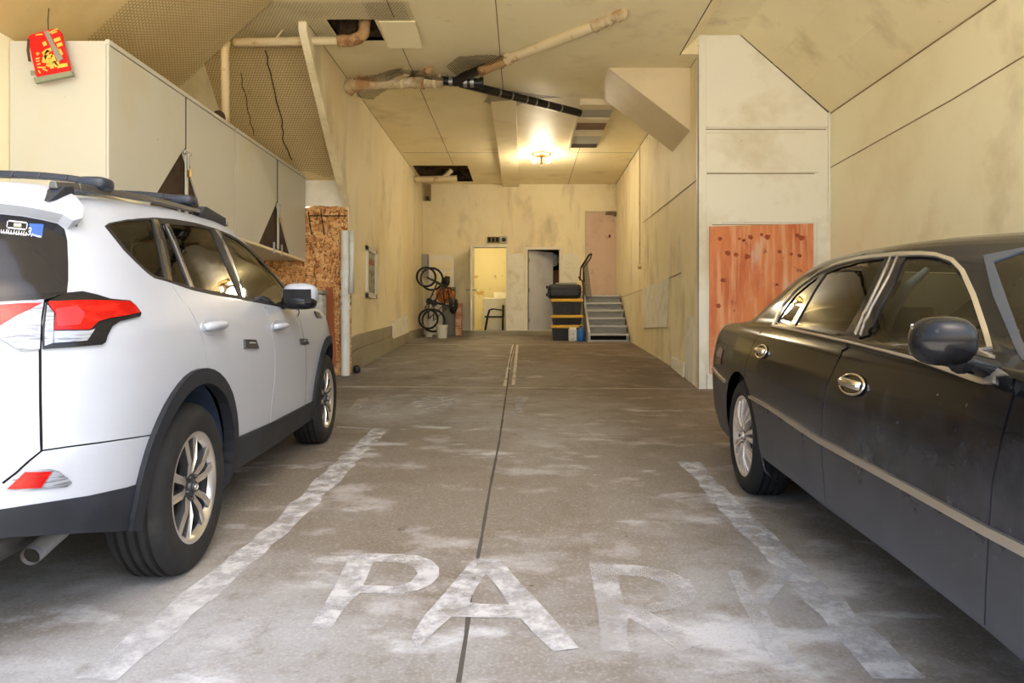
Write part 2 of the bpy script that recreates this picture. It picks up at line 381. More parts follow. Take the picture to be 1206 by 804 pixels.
# wall / ceiling corner joints and board joints on the side walls
b = MB()
def rr(px, py): return PX(px, py, XR - .004)
for a, c in (((757, 262), (823, 210)), ((732, 349.6), (760, 339.6)), ((760, 339.6), (802, 321))):
    b.tube([rr(*a), rr(*c)], .006, 4)
for a, c in (((975, 199), (1120, 118)), ((1120, 118), (1206, 66))):
    b.tube([PX(a[0], a[1], XBR - .004), PX(c[0], c[1], XBR - .004)], .006, 4)
b.tube([(XBR - .004, YP, 3.845), (XBR - .004, Y0, 3.845)], .008, 4)
struct(b.build('trim_6', M_seaml))
b = MB()
b.tube([(2.0, Y0, ZC), (2.0, YP, ZC)], .007, 4); b.tube([(2.77, YP - .005, 4.85), (XBR, YP - .005, 3.85)], .009, 4)
b.tube([(XR, YP + .1, ZC), (XR + .03, YB, ZC)], .006, 4); b.tube([(XL, 8.1, ZC), (XL, YB, ZC)], .006, 4)
struct(b.build('trim_7', M_seam))
# left wall concrete base courses
b = MB()
def course(X, y0, y1, z0f, z1f, th):
    b.hexa([(X, y0, z0f(y0)), (X + th, y0, z0f(y0)), (X + th, y1, z0f(y1)), (X, y1, z0f(y1)), (X, y0, z1f(y0)), (X + th, y0, z1f(y0)), (X + th, y1, z1f(y1)), (X, y1, z1f(y1))])
zA = lambda y: CZ + (CY - 406 + 0) * y / F if False else fz(y) + .31 - .018 * (y - YO)
zB = lambda y: zA(y) + .205 - .003 * (y - YO)
yy = [YO + .02, 10.45, 12.1, 14.3, YB]
for a, c in zip(yy, yy[1:]):
    course(XL - .01, a, c, lambda y: fz(y) - .02, lambda y: zA(y) - .006, .045)
    if c <= 14.3: course(XL - .01, a, c, lambda y: zA(y) + .006, zB, .035)
struct(b.build('baseboard_left', M_conc_wall, bevel=.006))
# rough render patches on the walls
M_patch = mat('white render patch', rgb(240, 236, 222), .85, layers=[(rgb(214, 204, 176), 5, (1, 1, 1), .5, .68, .7), (rgb(176, 162, 132), 16, (1, 1, 1), .64, .74, .5)], bump=(24, (1, 1, 1), .8, .012))
b = MB()
def wpoly(pts, X, th):
    q = [PX(px, py, X) for px, py in pts]; b.prism(q, (th, 0, 0))
wpoly([(463, 378), (481, 370), (482, 391), (463, 399)], XL + .037, -.03)
struct(b.build('trim_8', M_patch)); b = MB()
wpoly([(757, 340), (788, 327), (786, 385), (758, 386)], XR + .0, -.012)
struct(b.build('trim_9', M_patch)); b = MB()
wpoly([(792, 420), (807, 427), (806, 446), (792, 436)], XR - .004, -.02)
wpoly([(809, 374), (816, 372), (818, 400), (817, 452), (808, 448), (808, 400)], XR - .001, -.006)
struct(b.build('trim_10', M_patch))
b = MB()
b.prism([P(px, py, YB - .002) for px, py in ((598, 300), (612, 298), (617, 300), (617, 389), (598, 389))], (0, .004, 0))
b.prism([P(px, py, YB - .002) for px, py in ((664, 299), (672, 297), (682, 302), (683, 325), (672, 335), (662, 332), (661, 310))], (0, .004, 0))
struct(b.build('trim_11', M_patch))
# bracket-like wedge soffit on the right wall
ya, yb_ = 9.45, 10.6; tip = 1.13; zw = CZ + 2.575
b = MB(); b.prism([Vector((tip, ya, ZC + .01)), Vector((XR + .03, ya, ZC + .01)), Vector((XR + .03, ya, zw))], (0, yb_ - ya, 0))
struct(b.build('ceiling_wedge', mat('pale wedge paint', rgb(232, 214, 176), .5, layers=[(rgb(206, 190, 156), 1, (1, 1, 1), .5, .7, .6)]), bevel=.006), 'triangular boxed soffit stepping down from the ceiling to the right wall')
# painted concrete joints on the floor
M_joint = mat('dark floor joint', rgb(70, 66, 62), .95)
M_joint2 = mat('pale floor joint', rgb(200, 192, 178), .8, alpha=(3, (1, 1, 1), .25, .5, .35, 1))
def floor_strip(name, pts, w0, m, lift=.0025, label=None, n=1):
    """pts: pixel points; w: width in metres at each point"""
    g = [G(*p) for p in pts]; q = []
    for a, c in zip(g, g[1:]):
        L = max(1, int((c - a).length / .12))
        for i in range(L): q.append(a.lerp(c, i / L))
    q.append(g[-1]); b = MB(); rnd = random.Random(len(pts)); left = []; right = []
    for i, p in enumerate(q):
        t = (q[min(i + 1, len(q) - 1)] - q[max(i - 1, 0)]); t.z = 0; t.normalize(); s = Vector((t.y, -t.x, 0))
        ww = w0 / 2 * rnd.uniform(.75, 1.25)
        l, r = p - s * ww, p + s * ww
        left.append(Vector((l.x, l.y, fz(l.y) + lift))); right.append(Vector((r.x, r.y, fz(r.y) + lift)))
    for i in range(len(q) - 1): b.poly([left[i], right[i], right[i + 1], left[i + 1]])
    o = b.build(name, m)
    return o
j = [(540, 804), (549, 748), (556, 690), (566, 640), (577, 575), (588, 520), (597, 457), (602, 420), (606, 405)]
struct(floor_strip('trim_15', j, .017, M_joint, .0015))
struct(floor_strip('trim_16', [(398, 454.8), (500, 455.6), (597, 456.6), (700, 457.2), (815, 458.3)], .035, M_joint2, .0018))
struct(floor_strip('trim_17', [(478, 405.6), (560, 405.8), (660, 406), (742, 404.8)], .045, M_joint2, .0018))
struct(floor_strip('trim_18', [(594.5, 455), (600, 430), (604.5, 406)], .05, M_joint2, .0012))
struct(floor_strip('trim_19', [(604.5, 453), (607, 430), (609.3, 406)], .045, M_joint2, .0014))
# ------------------------------------------------------------------ parking lines and letters
M_paint = mat('worn white floor paint', rgb(186, 187, 192), .7, alpha=(9, (1, 1, 1), .34, .60, .15, .85), bump=(40, (1, 1, 1), .3, .004))
M_paint2 = mat('faded white floor paint', rgb(184, 185, 190), .75, alpha=(7, (1, 1, 1), .36, .62, .10, .66))
def floor_poly(name, loops, m, label, cat, group=None, lift=.004):
    """loops: list of (outer, holes) pixel polygons laid on the floor"""
    b = MB()
    for outer, holes in loops:
        allp = []; edges = []; polys = [outer] + holes
        for pl in polys:
            q = []
            for i in range(len(pl)):
                a, c = pl[i], pl[(i + 1) % len(pl)]; L = max(1, int(math.dist(a, c) / 14))
                q += [(a[0] + (c[0] - a[0]) * k / L, a[1] + (c[1] - a[1]) * k / L) for k in range(L)]
            k0 = len(allp); allp += q; edges += [(k0 + i, k0 + (i + 1) % len(q)) for i in range(len(q))]
        r = delaunay_2d_cdt([Vector(p) for p in allp], edges, [], 0, 1e-4)
        for f in r[2]:
            c = sum((r[0][i] for i in f), Vector((0, 0))) / len(f)
            if inpoly(c, outer) and not any(inpoly(c, h) for h in holes):
                b.poly([G(r[0][i].x, r[0][i].y) + Vector((0, 0, lift)) for i in f])
    o = b.build(name, m); tag(o, label, cat, group); return o
def inpoly(p, poly):
    x, y = p[0], p[1]; c = False; n = len(poly); j = n - 1
    for i in range(n):
        xi, yi = poly[i]; xj, yj = poly[j]
        if (yi > y) != (yj > y) and x < (xj - xi) * (y - yi) / (yj - yi) + xi: c = not c
        j = i
    return c
PAR = 'painted letters of the bay wording'
floor_poly('painted_letter', [([(414, 652), (470, 653), (492, 655), (508, 660), (517, 669), (517, 679), (508, 689), (492, 696), (470, 700), (424, 699), (410, 712), (398, 728), (390, 742), (366, 738), (380, 716), (396, 688)], [[(440, 662), (470, 663), (487, 668), (492, 676), (484, 686), (468, 691), (428, 690), (434, 676)]])], M_paint, 'worn white letter P painted on the concrete, leftmost of the big word', 'floor letter')
floor_poly('painted_letter', [([(560, 658), (590, 660), (606, 680), (640, 716), (682, 764), (652, 768), (630, 748), (613, 729), (566, 728), (532, 727), (508, 748), (492, 764), (484, 752), (498, 728), (528, 694), (548, 670)], [[(572, 676), (586, 692), (600, 713), (566, 712), (553, 710), (560, 694)]])], M_paint, 'worn white letter A painted across the dark centre joint of the floor', 'floor letter')
floor_poly('painted_letter', [([(694, 664), (746, 666), (786, 672), (812, 684), (822, 700), (812, 712), (790, 718), (766, 722), (800, 742), (826, 762), (800, 768), (770, 746), (740, 728), (738, 744), (742, 768), (708, 768), (704, 720)], [[(728, 678), (760, 680), (782, 688), (790, 700), (782, 708), (760, 713), (736, 713), (730, 696)]])], M_paint2, 'faded white letter R painted to the right of the letter A', 'floor letter')
floor_poly('painted_letter', [([(856, 672), (872, 672), (886, 700), (900, 716), (938, 780), (912, 784), (880, 724), (868, 700)], []), ([(884, 704), (920, 668), (936, 672), (904, 716)], [])], M_paint2, 'nearly erased white letter K beside the right parking line', 'floor letter')
floor_poly('painted_letter', [([(484, 474), (492, 469), (506, 466.5), (522, 467), (534, 470), (537, 474.5), (532, 479), (518, 481.5), (500, 481.6), (488, 479)], [[(497, 474), (506, 470.6), (517, 470.4), (524, 473.4), (520, 477), (508, 478.4), (499, 477)]])], M_paint, 'small worn white letter O painted far down the floor', 'floor letter')
floor_poly('painted_letter', [([(420, 470), (432, 468), (444, 478), (448, 468), (458, 468), (450, 484), (440, 486), (430, 476), (422, 484), (412, 482)], [])], M_paint2, 'faded white letter N painted beside the far letter O', 'floor letter')
floor_poly('painted_letter', [([(608, 467), (622, 467), (622, 473), (617, 474), (616, 486), (606, 486), (607, 475)], [])], M_paint2, 'short block of white paint right of the centre joint, far end', 'floor letter')
def line(name, pts, wd, m, label, cat):
    o = floor_strip(name, pts, wd, m, .003); tag(o, label, cat)
line('parking_line', [(112, 801), (181, 746), (255, 684), (334, 618), (386, 566), (418, 534), (448, 506)], .15, M_paint, 'long white parking line beside the white car', 'parking line')
line('parking_line', [(811, 544), (845, 580), (872, 610), (905, 641), (989, 727), (1060, 800)], .14, M_paint, 'long white parking line beside the black car', 'parking line')
line('parking_line', [(394, 503.5), (452, 505.5)], .07, M_paint2, 'short faded cross line at the far end of the left parking line', 'parking line')
# ------------------------------------------------------------------ car body engine
# Half body surface S(u, v): u runs from the tail's centre line round the corner, along the side to the nose's centre line
# (metres along a reference ring); v is height up to the roof edge, then metres over the roof to the centre line.
class Body:
    def __init__(s, rings, roof, belt, Rr, Rf, pr, pf, taper, uref):
        """rings: (v, z, w, lr, lf); roof(l)-> factor g"""
        s.R = np.array(rings); s.roof = roof; s.belt = belt; s.Rr, s.Rf, s.pr, s.pf = Rr, Rf, pr, pf; s.taper = taper
        v, z, w, lr, lf = s.row(uref)
        s.Ar = s.arc(w, Rr, pr); s.Af = s.arc(w, Rf, pf)
        s.Ur = s.Ar[1][-1]; s.Lside = (lf - Rf) - (lr + Rr); s.Uf = s.Ur + s.Lside; s.U = s.Uf + s.Af[1][-1]
        s.v0 = s.R[0, 0]; s.v1 = s.R[-1, 0]
    def row(s, v): return [np.interp(v, s.R[:, 0], s.R[:, k]) for k in range(5)]
    def arc(s, w, R, p):
        th = PI / 2 * (.5 - .5 * np.cos(np.linspace(0, PI, 3000))); th = PI / 2 * (.5 - .5 * np.cos(PI * th / (PI / 2))); x = R * (1 - np.clip(np.cos(th), 0, 1) ** (2 / p)); y = w * np.sin(th) ** (2 / p)
        d = np.concatenate([[0], np.cumsum(np.hypot(np.diff(x), np.diff(y)))]); return (x / R, y / w), d
    def S(s, u, v):
        u = np.asarray(u, float); v = np.asarray(v, float)
        _, z, w, lr, lf = s.row(v)
        sh = min(1.0, 1.0)
        ratio = np.clip((lf - lr) / (s.Rr + s.Rf + s.Lside), 0, 1.2)
        Rr = np.minimum(s.Rr, (lf - lr) * .45); Rf = np.minimum(s.Rf, (lf - lr) * .45)
        lR = lr + Rr * np.interp(u, s.Ar[1], s.Ar[0][0]); yR = w * np.interp(u, s.Ar[1], s.Ar[0][1])
        lF = lf - Rf * np.interp(s.U - u, s.Af[1], s.Af[0][0]); yF = w * np.interp(s.U - u, s.Af[1], s.Af[0][1])
        t = np.clip((u - s.Ur) / s.Lside, 0, 1)
        lS = (lr + Rr) + t * ((lf - Rf) - (lr + Rr))
        l = np.where(u < s.Ur, lR, np.where(u > s.Uf, lF, lS)); y = np.where(u < s.Ur, yR, np.where(u > s.Uf, yF, w))
        y = y * s.taper(l, z)
        g = s.roof(l); z = np.where(z > s.belt, s.belt + (z - s.belt) * g, z)
        return np.stack([l, y, z], -1)
    def N(s, u, v, e=.004):
        a = s.S(u + e, v) - s.S(u - e, v); b = s.S(u, v + e) - s.S(u, v - e)
        n = np.cross(b, a); L = np.linalg.norm(n, axis=-1, keepdims=True); n = n / np.maximum(L, 1e-9)
        n = np.where(n[..., 1:2] < -.2, -n, n)
        return n
class Car:
    """places a body in the world and traces pixel outlines of the photographed side onto it"""
    def __init__(s, body, M, side=1):
        s.b = body; s.M = M; s.side = side
        uu = np.linspace(.02, body.U - .02, 260); vv = np.linspace(body.v0, body.v1 - .01, 120)
        s.gu, s.gv = np.meshgrid(uu, vv, indexing='ij')
        s.gp = s.proj(s.gu, s.gv)
        pw = s.world(s.gu, s.gv); n = body.N(s.gu, s.gv); n = n * np.array([1, s.side, 1])
        R = np.array(s.M.to_3x3()); nw = n @ R.T; cam = np.array([0, 0, CZ]); d = pw - cam
        s.face = (np.sum(nw * d, -1) < .02)
    def world(s, u, v):
        p = s.b.S(u, v) * np.array([1, s.side, 1]); R = np.array(s.M.to_3x3()); t = np.array(s.M.translation)
        return p @ R.T + t
    def proj(s, u, v):
        w = s.world(u, v); return np.stack([CX + F * w[..., 0] / w[..., 1], CY - F * (w[..., 2] - CZ) / w[..., 1]], -1)
    def inv(s, px, py, vmin=None, vmax=None):
        d = np.hypot(s.gp[..., 0] - px, s.gp[..., 1] - py); d = np.where(s.face, d, 1e6)
        if vmax: d = np.where(s.gv > vmax, 1e6, d)
        if vmin: d = np.where(s.gv < vmin, 1e6, d)
        i = np.unravel_index(np.argmin(d), d.shape); x = np.array([s.gu[i], s.gv[i]]); tgt = np.array([px, py])
        best = x.copy(); be = 1e9
        for _ in range(12):
            f = s.proj(x[0], x[1]) - tgt; e = np.hypot(*f)
            if e < be: be = e; best = x.copy()
            if e < .02: break
            h = .003; J = np.stack([(s.proj(x[0] + h, x[1]) - s.proj(x[0] - h, x[1])) / (2 * h), (s.proj(x[0], x[1] + h) - s.proj(x[0], x[1] - h)) / (2 * h)], -1)
            try: st = np.linalg.solve(J, f)
            except Exception: break
            L = np.hypot(*st)
            if L > .1: st *= .1 / L
            x = x - st; x[0] = min(max(x[0], .001), s.b.U - .001); x[1] = min(max(x[1], s.b.v0), s.b.v1)
        s.err = be
        return tuple(best)
    def trace(s, pts, **k):
        out = []; q = [pts[0]]
        for a, c in zip(pts, pts[1:]):
            L = max(1, int(math.dist(a, c) / 9)) if a[0] > 2 or c[0] > 2 else 1
            q += [(a[0] + (c[0] - a[0]) * i / L, a[1] + (c[1] - a[1]) * i / L) for i in range(1, L + 1)]
        if k.pop('sub', True): pts = q
        for p in pts:
            q = s.inv(p[0], p[1], **k); out.append(q)
            if s.err > 1.5: print('TRACE miss %s err %.1f -> u %.2f v %.2f' % (p, s.err, q[0], q[1]))
        return out
    def invlz(s, l, z):
        d = np.hypot(s.b.S(s.gu, s.gv)[..., 0] - l, s.b.S(s.gu, s.gv)[..., 2] - z)
        d = np.where((s.gu < s.b.Ur * .6) | (s.gu > s.b.Uf + .3), 1e6, d)
        i = np.unravel_index(np.argmin(d), d.shape); x = np.array([s.gu[i], s.gv[i]])
        for _ in range(8):
            f = s.b.S(x[0], x[1])[[0, 2]] - np.array([l, z]); h = .003
            J = np.stack([(s.b.S(x[0] + h, x[1]) - s.b.S(x[0] - h, x[1]))[[0, 2]] / (2 * h), (s.b.S(x[0], x[1] + h) - s.b.S(x[0], x[1] - h))[[0, 2]] / (2 * h)], -1)
            try: st = np.linalg.solve(J, f)
            except Exception: break
            L = np.hypot(*st)
            if L > .05: st *= .05 / L
            x = x - st; x[1] = max(x[1], s.b.v0)
        return tuple(x)
def dens(poly, step=.03, closed=True):
    q = []; n = len(poly)
    for i in range(n if closed else n - 1):
        a, c = poly[i], poly[(i + 1) % n]; L = max(1, int(math.dist(a, c) / step))
        q += [(a[0] + (c[0] - a[0]) * k / L, a[1] + (c[1] - a[1]) * k / L) for k in range(L)]
    if not closed: q.append(poly[-1])
    return q
def buf(line, w):
    """thin closed polygon round an open (u,v) polyline"""
    q = dens(line, .05, False); l = []; r = []
    for i, p in enumerate(q):
        a, c = q[max(i - 1, 0)], q[min(i + 1, len(q) - 1)]; dx, dy = c[0] - a[0], c[1] - a[1]; L = math.hypot(dx, dy) or 1
        l.append((p[0] - dy / L * w / 2, p[1] + dx / L * w / 2)); r.append((p[0] + dy / L * w / 2, p[1] - dx / L * w / 2))
    return l + r[::-1]
def smooth_poly(pts, it=1, closed=True):
    for _ in range(it):
        q = []; n = len(pts)
        for i in range(n if closed else n - 1):
            a, c = pts[i], pts[(i + 1) % n]
            q += [(a[0] * .75 + c[0] * .25, a[1] * .75 + c[1] * .25), (a[0] * .25 + c[0] * .75, a[1] * .25 + c[1] * .75)]
        if not closed: q = [pts[0]] + q + [pts[-1]]
        pts = q
    return pts
def grow(poly, d):
    """offset closed polygon outward by d (negative shrinks)"""
    n = len(poly); A = sum(poly[i][0] * poly[(i + 1) % n][1] - poly[(i + 1) % n][0] * poly[i][1] for i in range(n)); sg = 1 if A > 0 else -1
    q = []
    for i in range(n):
        a, p, c = poly[i - 1], poly[i], poly[(i + 1) % n]
        def nn(p0, p1):
            dx, dy = p1[0] - p0[0], p1[1] - p0[1]; L = math.hypot(dx, dy) or 1; return (dy / L * sg, -dx / L * sg)
        n1, n2 = nn(a, p), nn(p, c); mx, my = n1[0] + n2[0], n1[1] + n2[1]; L2 = mx * mx + my * my
        k = 2 / L2 if L2 > .5 else 2 / .5
        q.append((p[0] + mx * k * d, p[1] + my * k * d))
    return q
def panelise(body, regions, du=.045, dv=.035, default='body'):
    """regions: (name, polygon in (u,v)); the first that holds a triangle gets it. returns {name: (verts uv, tris)}"""
    pts = []; edges = []
    def addpoly(q):
        k = len(pts); pts.extend(q); edges.extend((k + i, k + (i + 1) % len(q)) for i in range(len(q)))
    rect = dens([(0, body.v0), (body.U, body.v0), (body.U, body.v1), (0, body.v1)], .05)
    addpoly(rect)
    for nme, pl in regions:
        pl = [(min(max(a, 0), body.U), min(max(b, body.v0), body.v1)) for a, b in pl]
        addpoly(dens(pl, .035))
    nu, nv = int(body.U / du), int((body.v1 - body.v0) / dv)
    for i in range(1, nu):
        for j in range(1, nv):
            pts.append((body.U * i / nu + (.5 * body.U / nu if j % 2 else 0), body.v0 + (body.v1 - body.v0) * j / nv))
    vs, es, fs, ov, oe, of = delaunay_2d_cdt([Vector(p) for p in pts], edges, [], 0, 2e-4)
    V = np.array([(p.x, p.y) for p in vs]); out = {}
    bbs = []
    for nme, pl in regions:
        a = np.array(pl); bbs.append((a[:, 0].min(), a[:, 0].max(), a[:, 1].min(), a[:, 1].max()))
    for f in fs:
        c = V[list(f)].mean(0); 
        if not (0 <= c[0] <= body.U and body.v0 <= c[1] <= body.v1): continue
        nm = default
        for (nme, pl), bb in zip(regions, bbs):
            if bb[0] <= c[0] <= bb[1] and bb[2] <= c[1] <= bb[3] and inpoly(c, pl): nm = nme; break
        out.setdefault(nm, []).append(tuple(f))
    return V, out
def region_mesh(name, body, V, tris, m, parent, side=1, off=0.0, depth=.012, skirt=True, both=False, extra=None):
    """one panel as a mesh in the car's frame with analytic normals; skirt turns the rim inwards"""
    used = sorted({i for t in tris for i in t}); idx = {k: i for i, k in enumerate(used)}
    uv = V[used]; n = body.N(uv[:, 0], uv[:, 1])
    p = body.S(uv[:, 0], uv[:, 1])
    offv = off(uv) if callable(off) else off
    p = p + n * (np.asarray(offv).reshape(-1, 1) if hasattr(offv, '__len__') else offv)
    F_ = [tuple(idx[i] for i in t) for t in tris]; tot = 0
    for a, b_, c in F_:
        uva = (uv[b_][0] - uv[a][0]) * (uv[c][1] - uv[a][1]) - (uv[b_][1] - uv[a][1]) * (uv[c][0] - uv[a][0])
        tot += (np.cross(p[b_] - p[a], p[c] - p[a]) @ (n[a] + n[b_] + n[c])) * (1 if uva > 0 else -1)
    flip = tot < 0; G_ = []
    for a, b_, c in F_:
        uva = (uv[b_][0] - uv[a][0]) * (uv[c][1] - uv[a][1]) - (uv[b_][1] - uv[a][1]) * (uv[c][0] - uv[a][0])
        if (uva < 0) != flip: b_, c = c, b_
        G_.append((a, b_, c))
    F_ = G_
    N_ = [n.copy()]; Pn = [p]; k = len(p)
    if skirt:
        cnt = {}
        for t in F_:
            for a, b_ in ((t[0], t[1]), (t[1], t[2]), (t[2], t[0])): cnt[(a, b_)] = cnt.get((a, b_), 0) + 1
        bd = [(a, b_) for (a, b_) in cnt if (b_, a) not in cnt]
        # drop the rim lying on the centre line, where the other half joins
        bd = [(a, b_) for a, b_ in bd if not (abs(p[a][1]) < .004 and abs(p[b_][1]) < .004)]
        ve = sorted({i for e in bd for i in e}); m2 = {v: i for i, v in enumerate(ve)}
        Pn.append(p[ve]); Pn.append(p[ve] - n[ve] * depth); N_ += [n[ve], n[ve]]
        k2 = k + len(ve)
        for a, b_ in bd: F_.append((k + m2[b_], k + m2[a], k2 + m2[a], k2 + m2[b_]))
        nskirt = True
    Pn = np.concatenate(Pn); Pn = Pn * np.array([1, side, 1])
    if side < 0: F_ = [tuple(reversed(f)) for f in F_]
    me = bpy.data.meshes.new(name); me.from_pydata([tuple(q) for q in Pn], [], F_)
    me.polygons.foreach_set('use_smooth', [True] * len(F_))
    me.materials.append(m); me.update()
    nn = n * np.array([1, side, 1]); ln = []
    for poly in me.polygons:
        for li in poly.loop_indices:
            vi = me.loops[li].vertex_index
            ln.append(tuple(nn[vi]) if vi < k and len(poly.vertices) == 3 else tuple(poly.normal))
    me.normals_split_custom_set(ln)
    o = bpy.data.objects.new(name, me); COL.objects.link(o)
    if parent is not None: o.parent = parent
    return o
def wheel(parent, c, side, R, W, rimR, style, mats, steer=0):
    """wheel as a child of the car: tyre > rim > spokes ; c centre (l, y_outer, z) in car frame, axis along y"""
    M_t, M_r, M_rd, M_hub = mats
    root = bpy.data.objects.new('wheel', None); COL.objects.link(root); root.parent = parent; root.location = c
    if steer: root.rotation_euler = (0, 0, steer)
    ax = (0, side, 0); w = W
    b = MB()   # tyre: profile from outer bead over tread to inner bead. height along axis: 0 = outer face
    prof = [(rimR - .012, -.02), (rimR + .004, -.004), (rimR + .02, .002), (rimR + .05, .006), (R - .045, .004), (R - .022, -.010), (R - .009, -.026)]
    g = [(-.045, 0), (-.052, 1), (-.060, 1), (-.066, 0), (-.085, 0), (-.090, 1), (-.099, 1), (-.104, 0), (-.125, 0), (-.130, 1), (-.139, 1), (-.144, 0), (-.165, 0), (-.170, 1), (-.178, 1), (-.184, 0)]
    sc = (w - .03) / .2
    prof += [(R - (.013 if d else 0) - .00 - abs(h + .112) * .03, h * sc) for h, d in g]
    prof += [(R - .012, -w + .022), (R - .03, -w + .006), (R - .06, -w), (rimR, -w + .01)]
    b.lathe(prof, (0, 0, 0), ax, seg=96)
    k = len(prof)
    t = b.build('tyre', M_t, root, smooth=True, world=False, auto=35)
    # shoulder blocks: short lateral sipes round the outer shoulder
    b = MB(); b.lathe([(rimR - .012, -.02), (rimR - .016, -.06), (rimR - .05, -.075), (rimR - .055, -w + .05), (rimR - .01, -w + .02)], (0, 0, 0), ax, seg=64)
    b.build('rim_barrel', M_rd, root, smooth=True, world=False, auto=40)
    b = MB(); b.lathe([(rimR - .03, -.03), (rimR - .018, -.012), (rimR - .006, -.004), (rimR + .004, -.004), (rimR + .004, -.016), (rimR - .012, -.03)], (0, 0, 0), ax, seg=72)
    b.build('rim', M_r, root, smooth=True, world=False, auto=30)
    b = MB(); b.lathe([(0, -.085), (rimR - .05, -.085), (rimR - .05, -.10), (0, -.10)], (0, 0, 0), ax, seg=40); b.build('brake_disc', M_rd, root, world=False)
    def pol(r, th, h): return Vector((r * math.cos(th), side * h, r * math.sin(th)))
    if style == 'split5':
        for i in range(5):
            th0 = PI / 2 + i * 2 * PI / 5 + .10
            sp = MB()
            for sgn in (-1, 1):
                a0, a1 = sgn * .13, sgn * .235; w0, w1 = .10, .115
                # each arm: root near the hub to the rim, chamfered on top
                def q(r, a, h): return pol(r, th0 + a, h)
                r0, r1 = .055, rimR - .012
                iw, ow = (a0 - sgn * .14) * 1.6, a0 + sgn * .36
                jn, jo = a1 - sgn * .10, a1 + sgn * .075
                L = [q(r0, iw, -.026), q(r0, ow * 1.1, -.026), q(r1 * .55, (ow * .32 + jo * .68), -.012), q(r1, jo, -.012), q(r1, jn, -.012), q(r1 * .55, (iw * .2 + jn * .8), -.012)]
                Bk = [p_ + Vector((0, -side * .035, 0)) for p_ in L]
                n = len(L); kk = len(sp.v); sp.v += [tuple(x) for x in L + Bk]
                sp.f.append(tuple(kk + j for j in range(n))); sp.m.append(0)
                sp.f.append(tuple(kk + n + j for j in range(n - 1, -1, -1))); sp.m.append(1)
                for j in range(n): j2 = (j + 1) % n; sp.f.append((kk + j, kk + j2, kk + n + j2, kk + n + j)); sp.m.append(1)
            sp.build('spoke', [M_r, M_rd], root, bevel=.003, world=False)
    else:
        ns = 9
        for i in range(ns):
            th0 = PI / 2 + i * 2 * PI / ns; sp = MB()
            for sgn in (-1, 1):
                def q(r, a, h): return pol(r, th0 + a, h)
                r0, r1 = .06, rimR - .012
                L = [q(r0, sgn * .03, -.004), q(r0, sgn * .26, -.004), q(r1 * .6, sgn * .165, .004), q(r1, sgn * .215, -.010), q(r1, sgn * .07, -.010), q(r1 * .6, sgn * .035, .004)]
                Bk = [p_ + Vector((0, -side * .03, 0)) for p_ in L]
                n = len(L); kk = len(sp.v); sp.v += [tuple(x) for x in L + Bk]
                sp.f.append(tuple(kk + j for j in range(n))); sp.m.append(0)
                sp.f.append(tuple(kk + n + j for j in range(n - 1, -1, -1))); sp.m.append(0)
                for j in range(n): j2 = (j + 1) % n; sp.f.append((kk + j, kk + j2, kk + n + j2, kk + n + j)); sp.m.append(0)
            sp.build('spoke', [M_r, M_rd], root, bevel=.003, world=False)
    b = MB(); b.lathe([(0, -.012), (.024, -.012), (.030, -.016), (.032, -.024), (.066, -.027), (.070, -.05), (0, -.05)], (0, 0, 0), ax, seg=32)
    b.build('hub', M_rd, root, smooth=True, world=False, auto=30)
    b = MB(); b.tube([Vector((.017 * math.cos(t), side * -.001, .012 * math.sin(t))) for t in np.linspace(0, 2 * PI, 17)[:-1]], .0022, 6, closed=True); b.tube([Vector((.007 * math.cos(t), side * -.001, .012 * math.sin(t))) for t in np.linspace(0, 2 * PI, 17)[:-1]], .0018, 6, closed=True); b.build('cap_emblem', M_r, root, smooth=True, world=False)
    b = MB(); b.lathe([(0, -.002), (.022, -.003), (.026, -.009)], (0, 0, 0), ax, seg=24)
    b.build('centre_cap', M_hub, root, smooth=True, world=False, auto=30)
    for i in range(5):
        th = PI / 2 + .5 + i * 2 * PI / 5
        b = MB(); b.lathe([(0, 0), (.008, 0), (.0095, -.003), (.0095, -.02)], tuple(pol(.05, th, -.012)), ax, seg=8); b.build('lug_nut', M_hub, root, world=False)
    return root
M_tyre = mat('black tyre rubber', (.007, .0075, .0085), .8, layers=[((.018, .018, .018), 9, (1, 1, 1), .5, .7, .8)], bump=(60, (1, 1, 1), .2, .003))
M_alu = mat('machined alloy', rgb(215, 212, 208), .28, .9)
M_aluD = mat('dark grey alloy', rgb(70, 72, 76), .45, .6)
M_hubM = mat('dark wheel cap', rgb(60, 62, 66), .35, .6)
M_chrome = mat('chrome', rgb(225, 222, 216), .12, 1)
M_plast = mat('black textured plastic', rgb(28, 31, 38), .62, spec=.35, layers=[(rgb(48, 52, 62), 3, (1, 1, 1), .5, .72, .6)], bump=(120, (1, 1, 1), .1, .002))
M_gap = mat('panel gap', (.006, .006, .007), .9)
M_rubber = mat('window rubber', (.012, .012, .013), .5)
def glass(name, tint, a, rough=.02):
    """tinted pane: transparent filter with a mirror film"""
    m = bpy.data.materials.new(name); m.use_nodes = True; nt = m.node_tree; nt.nodes.clear()
    o = nt.nodes.new('ShaderNodeOutputMaterial'); t = nt.nodes.new('ShaderNodeBsdfTransparent'); t.inputs[0].default_value = C4(tint)
    g = nt.nodes.new('ShaderNodeBsdfGlossy'); g.inputs['Roughness'].default_value = rough; g.inputs['Color'].default_value = (.9, .9, .9, 1)
    fr = nt.nodes.new('ShaderNodeFresnel'); fr.inputs['IOR'].default_value = a
    mx = nt.nodes.new('ShaderNodeMixShader'); nt.links.new(fr.outputs[0], mx.inputs[0]); nt.links.new(t.outputs[0], mx.inputs[1]); nt.links.new(g.outputs[0], mx.inputs[2]); nt.links.new(mx.outputs[0], o.inputs[0])
    return m
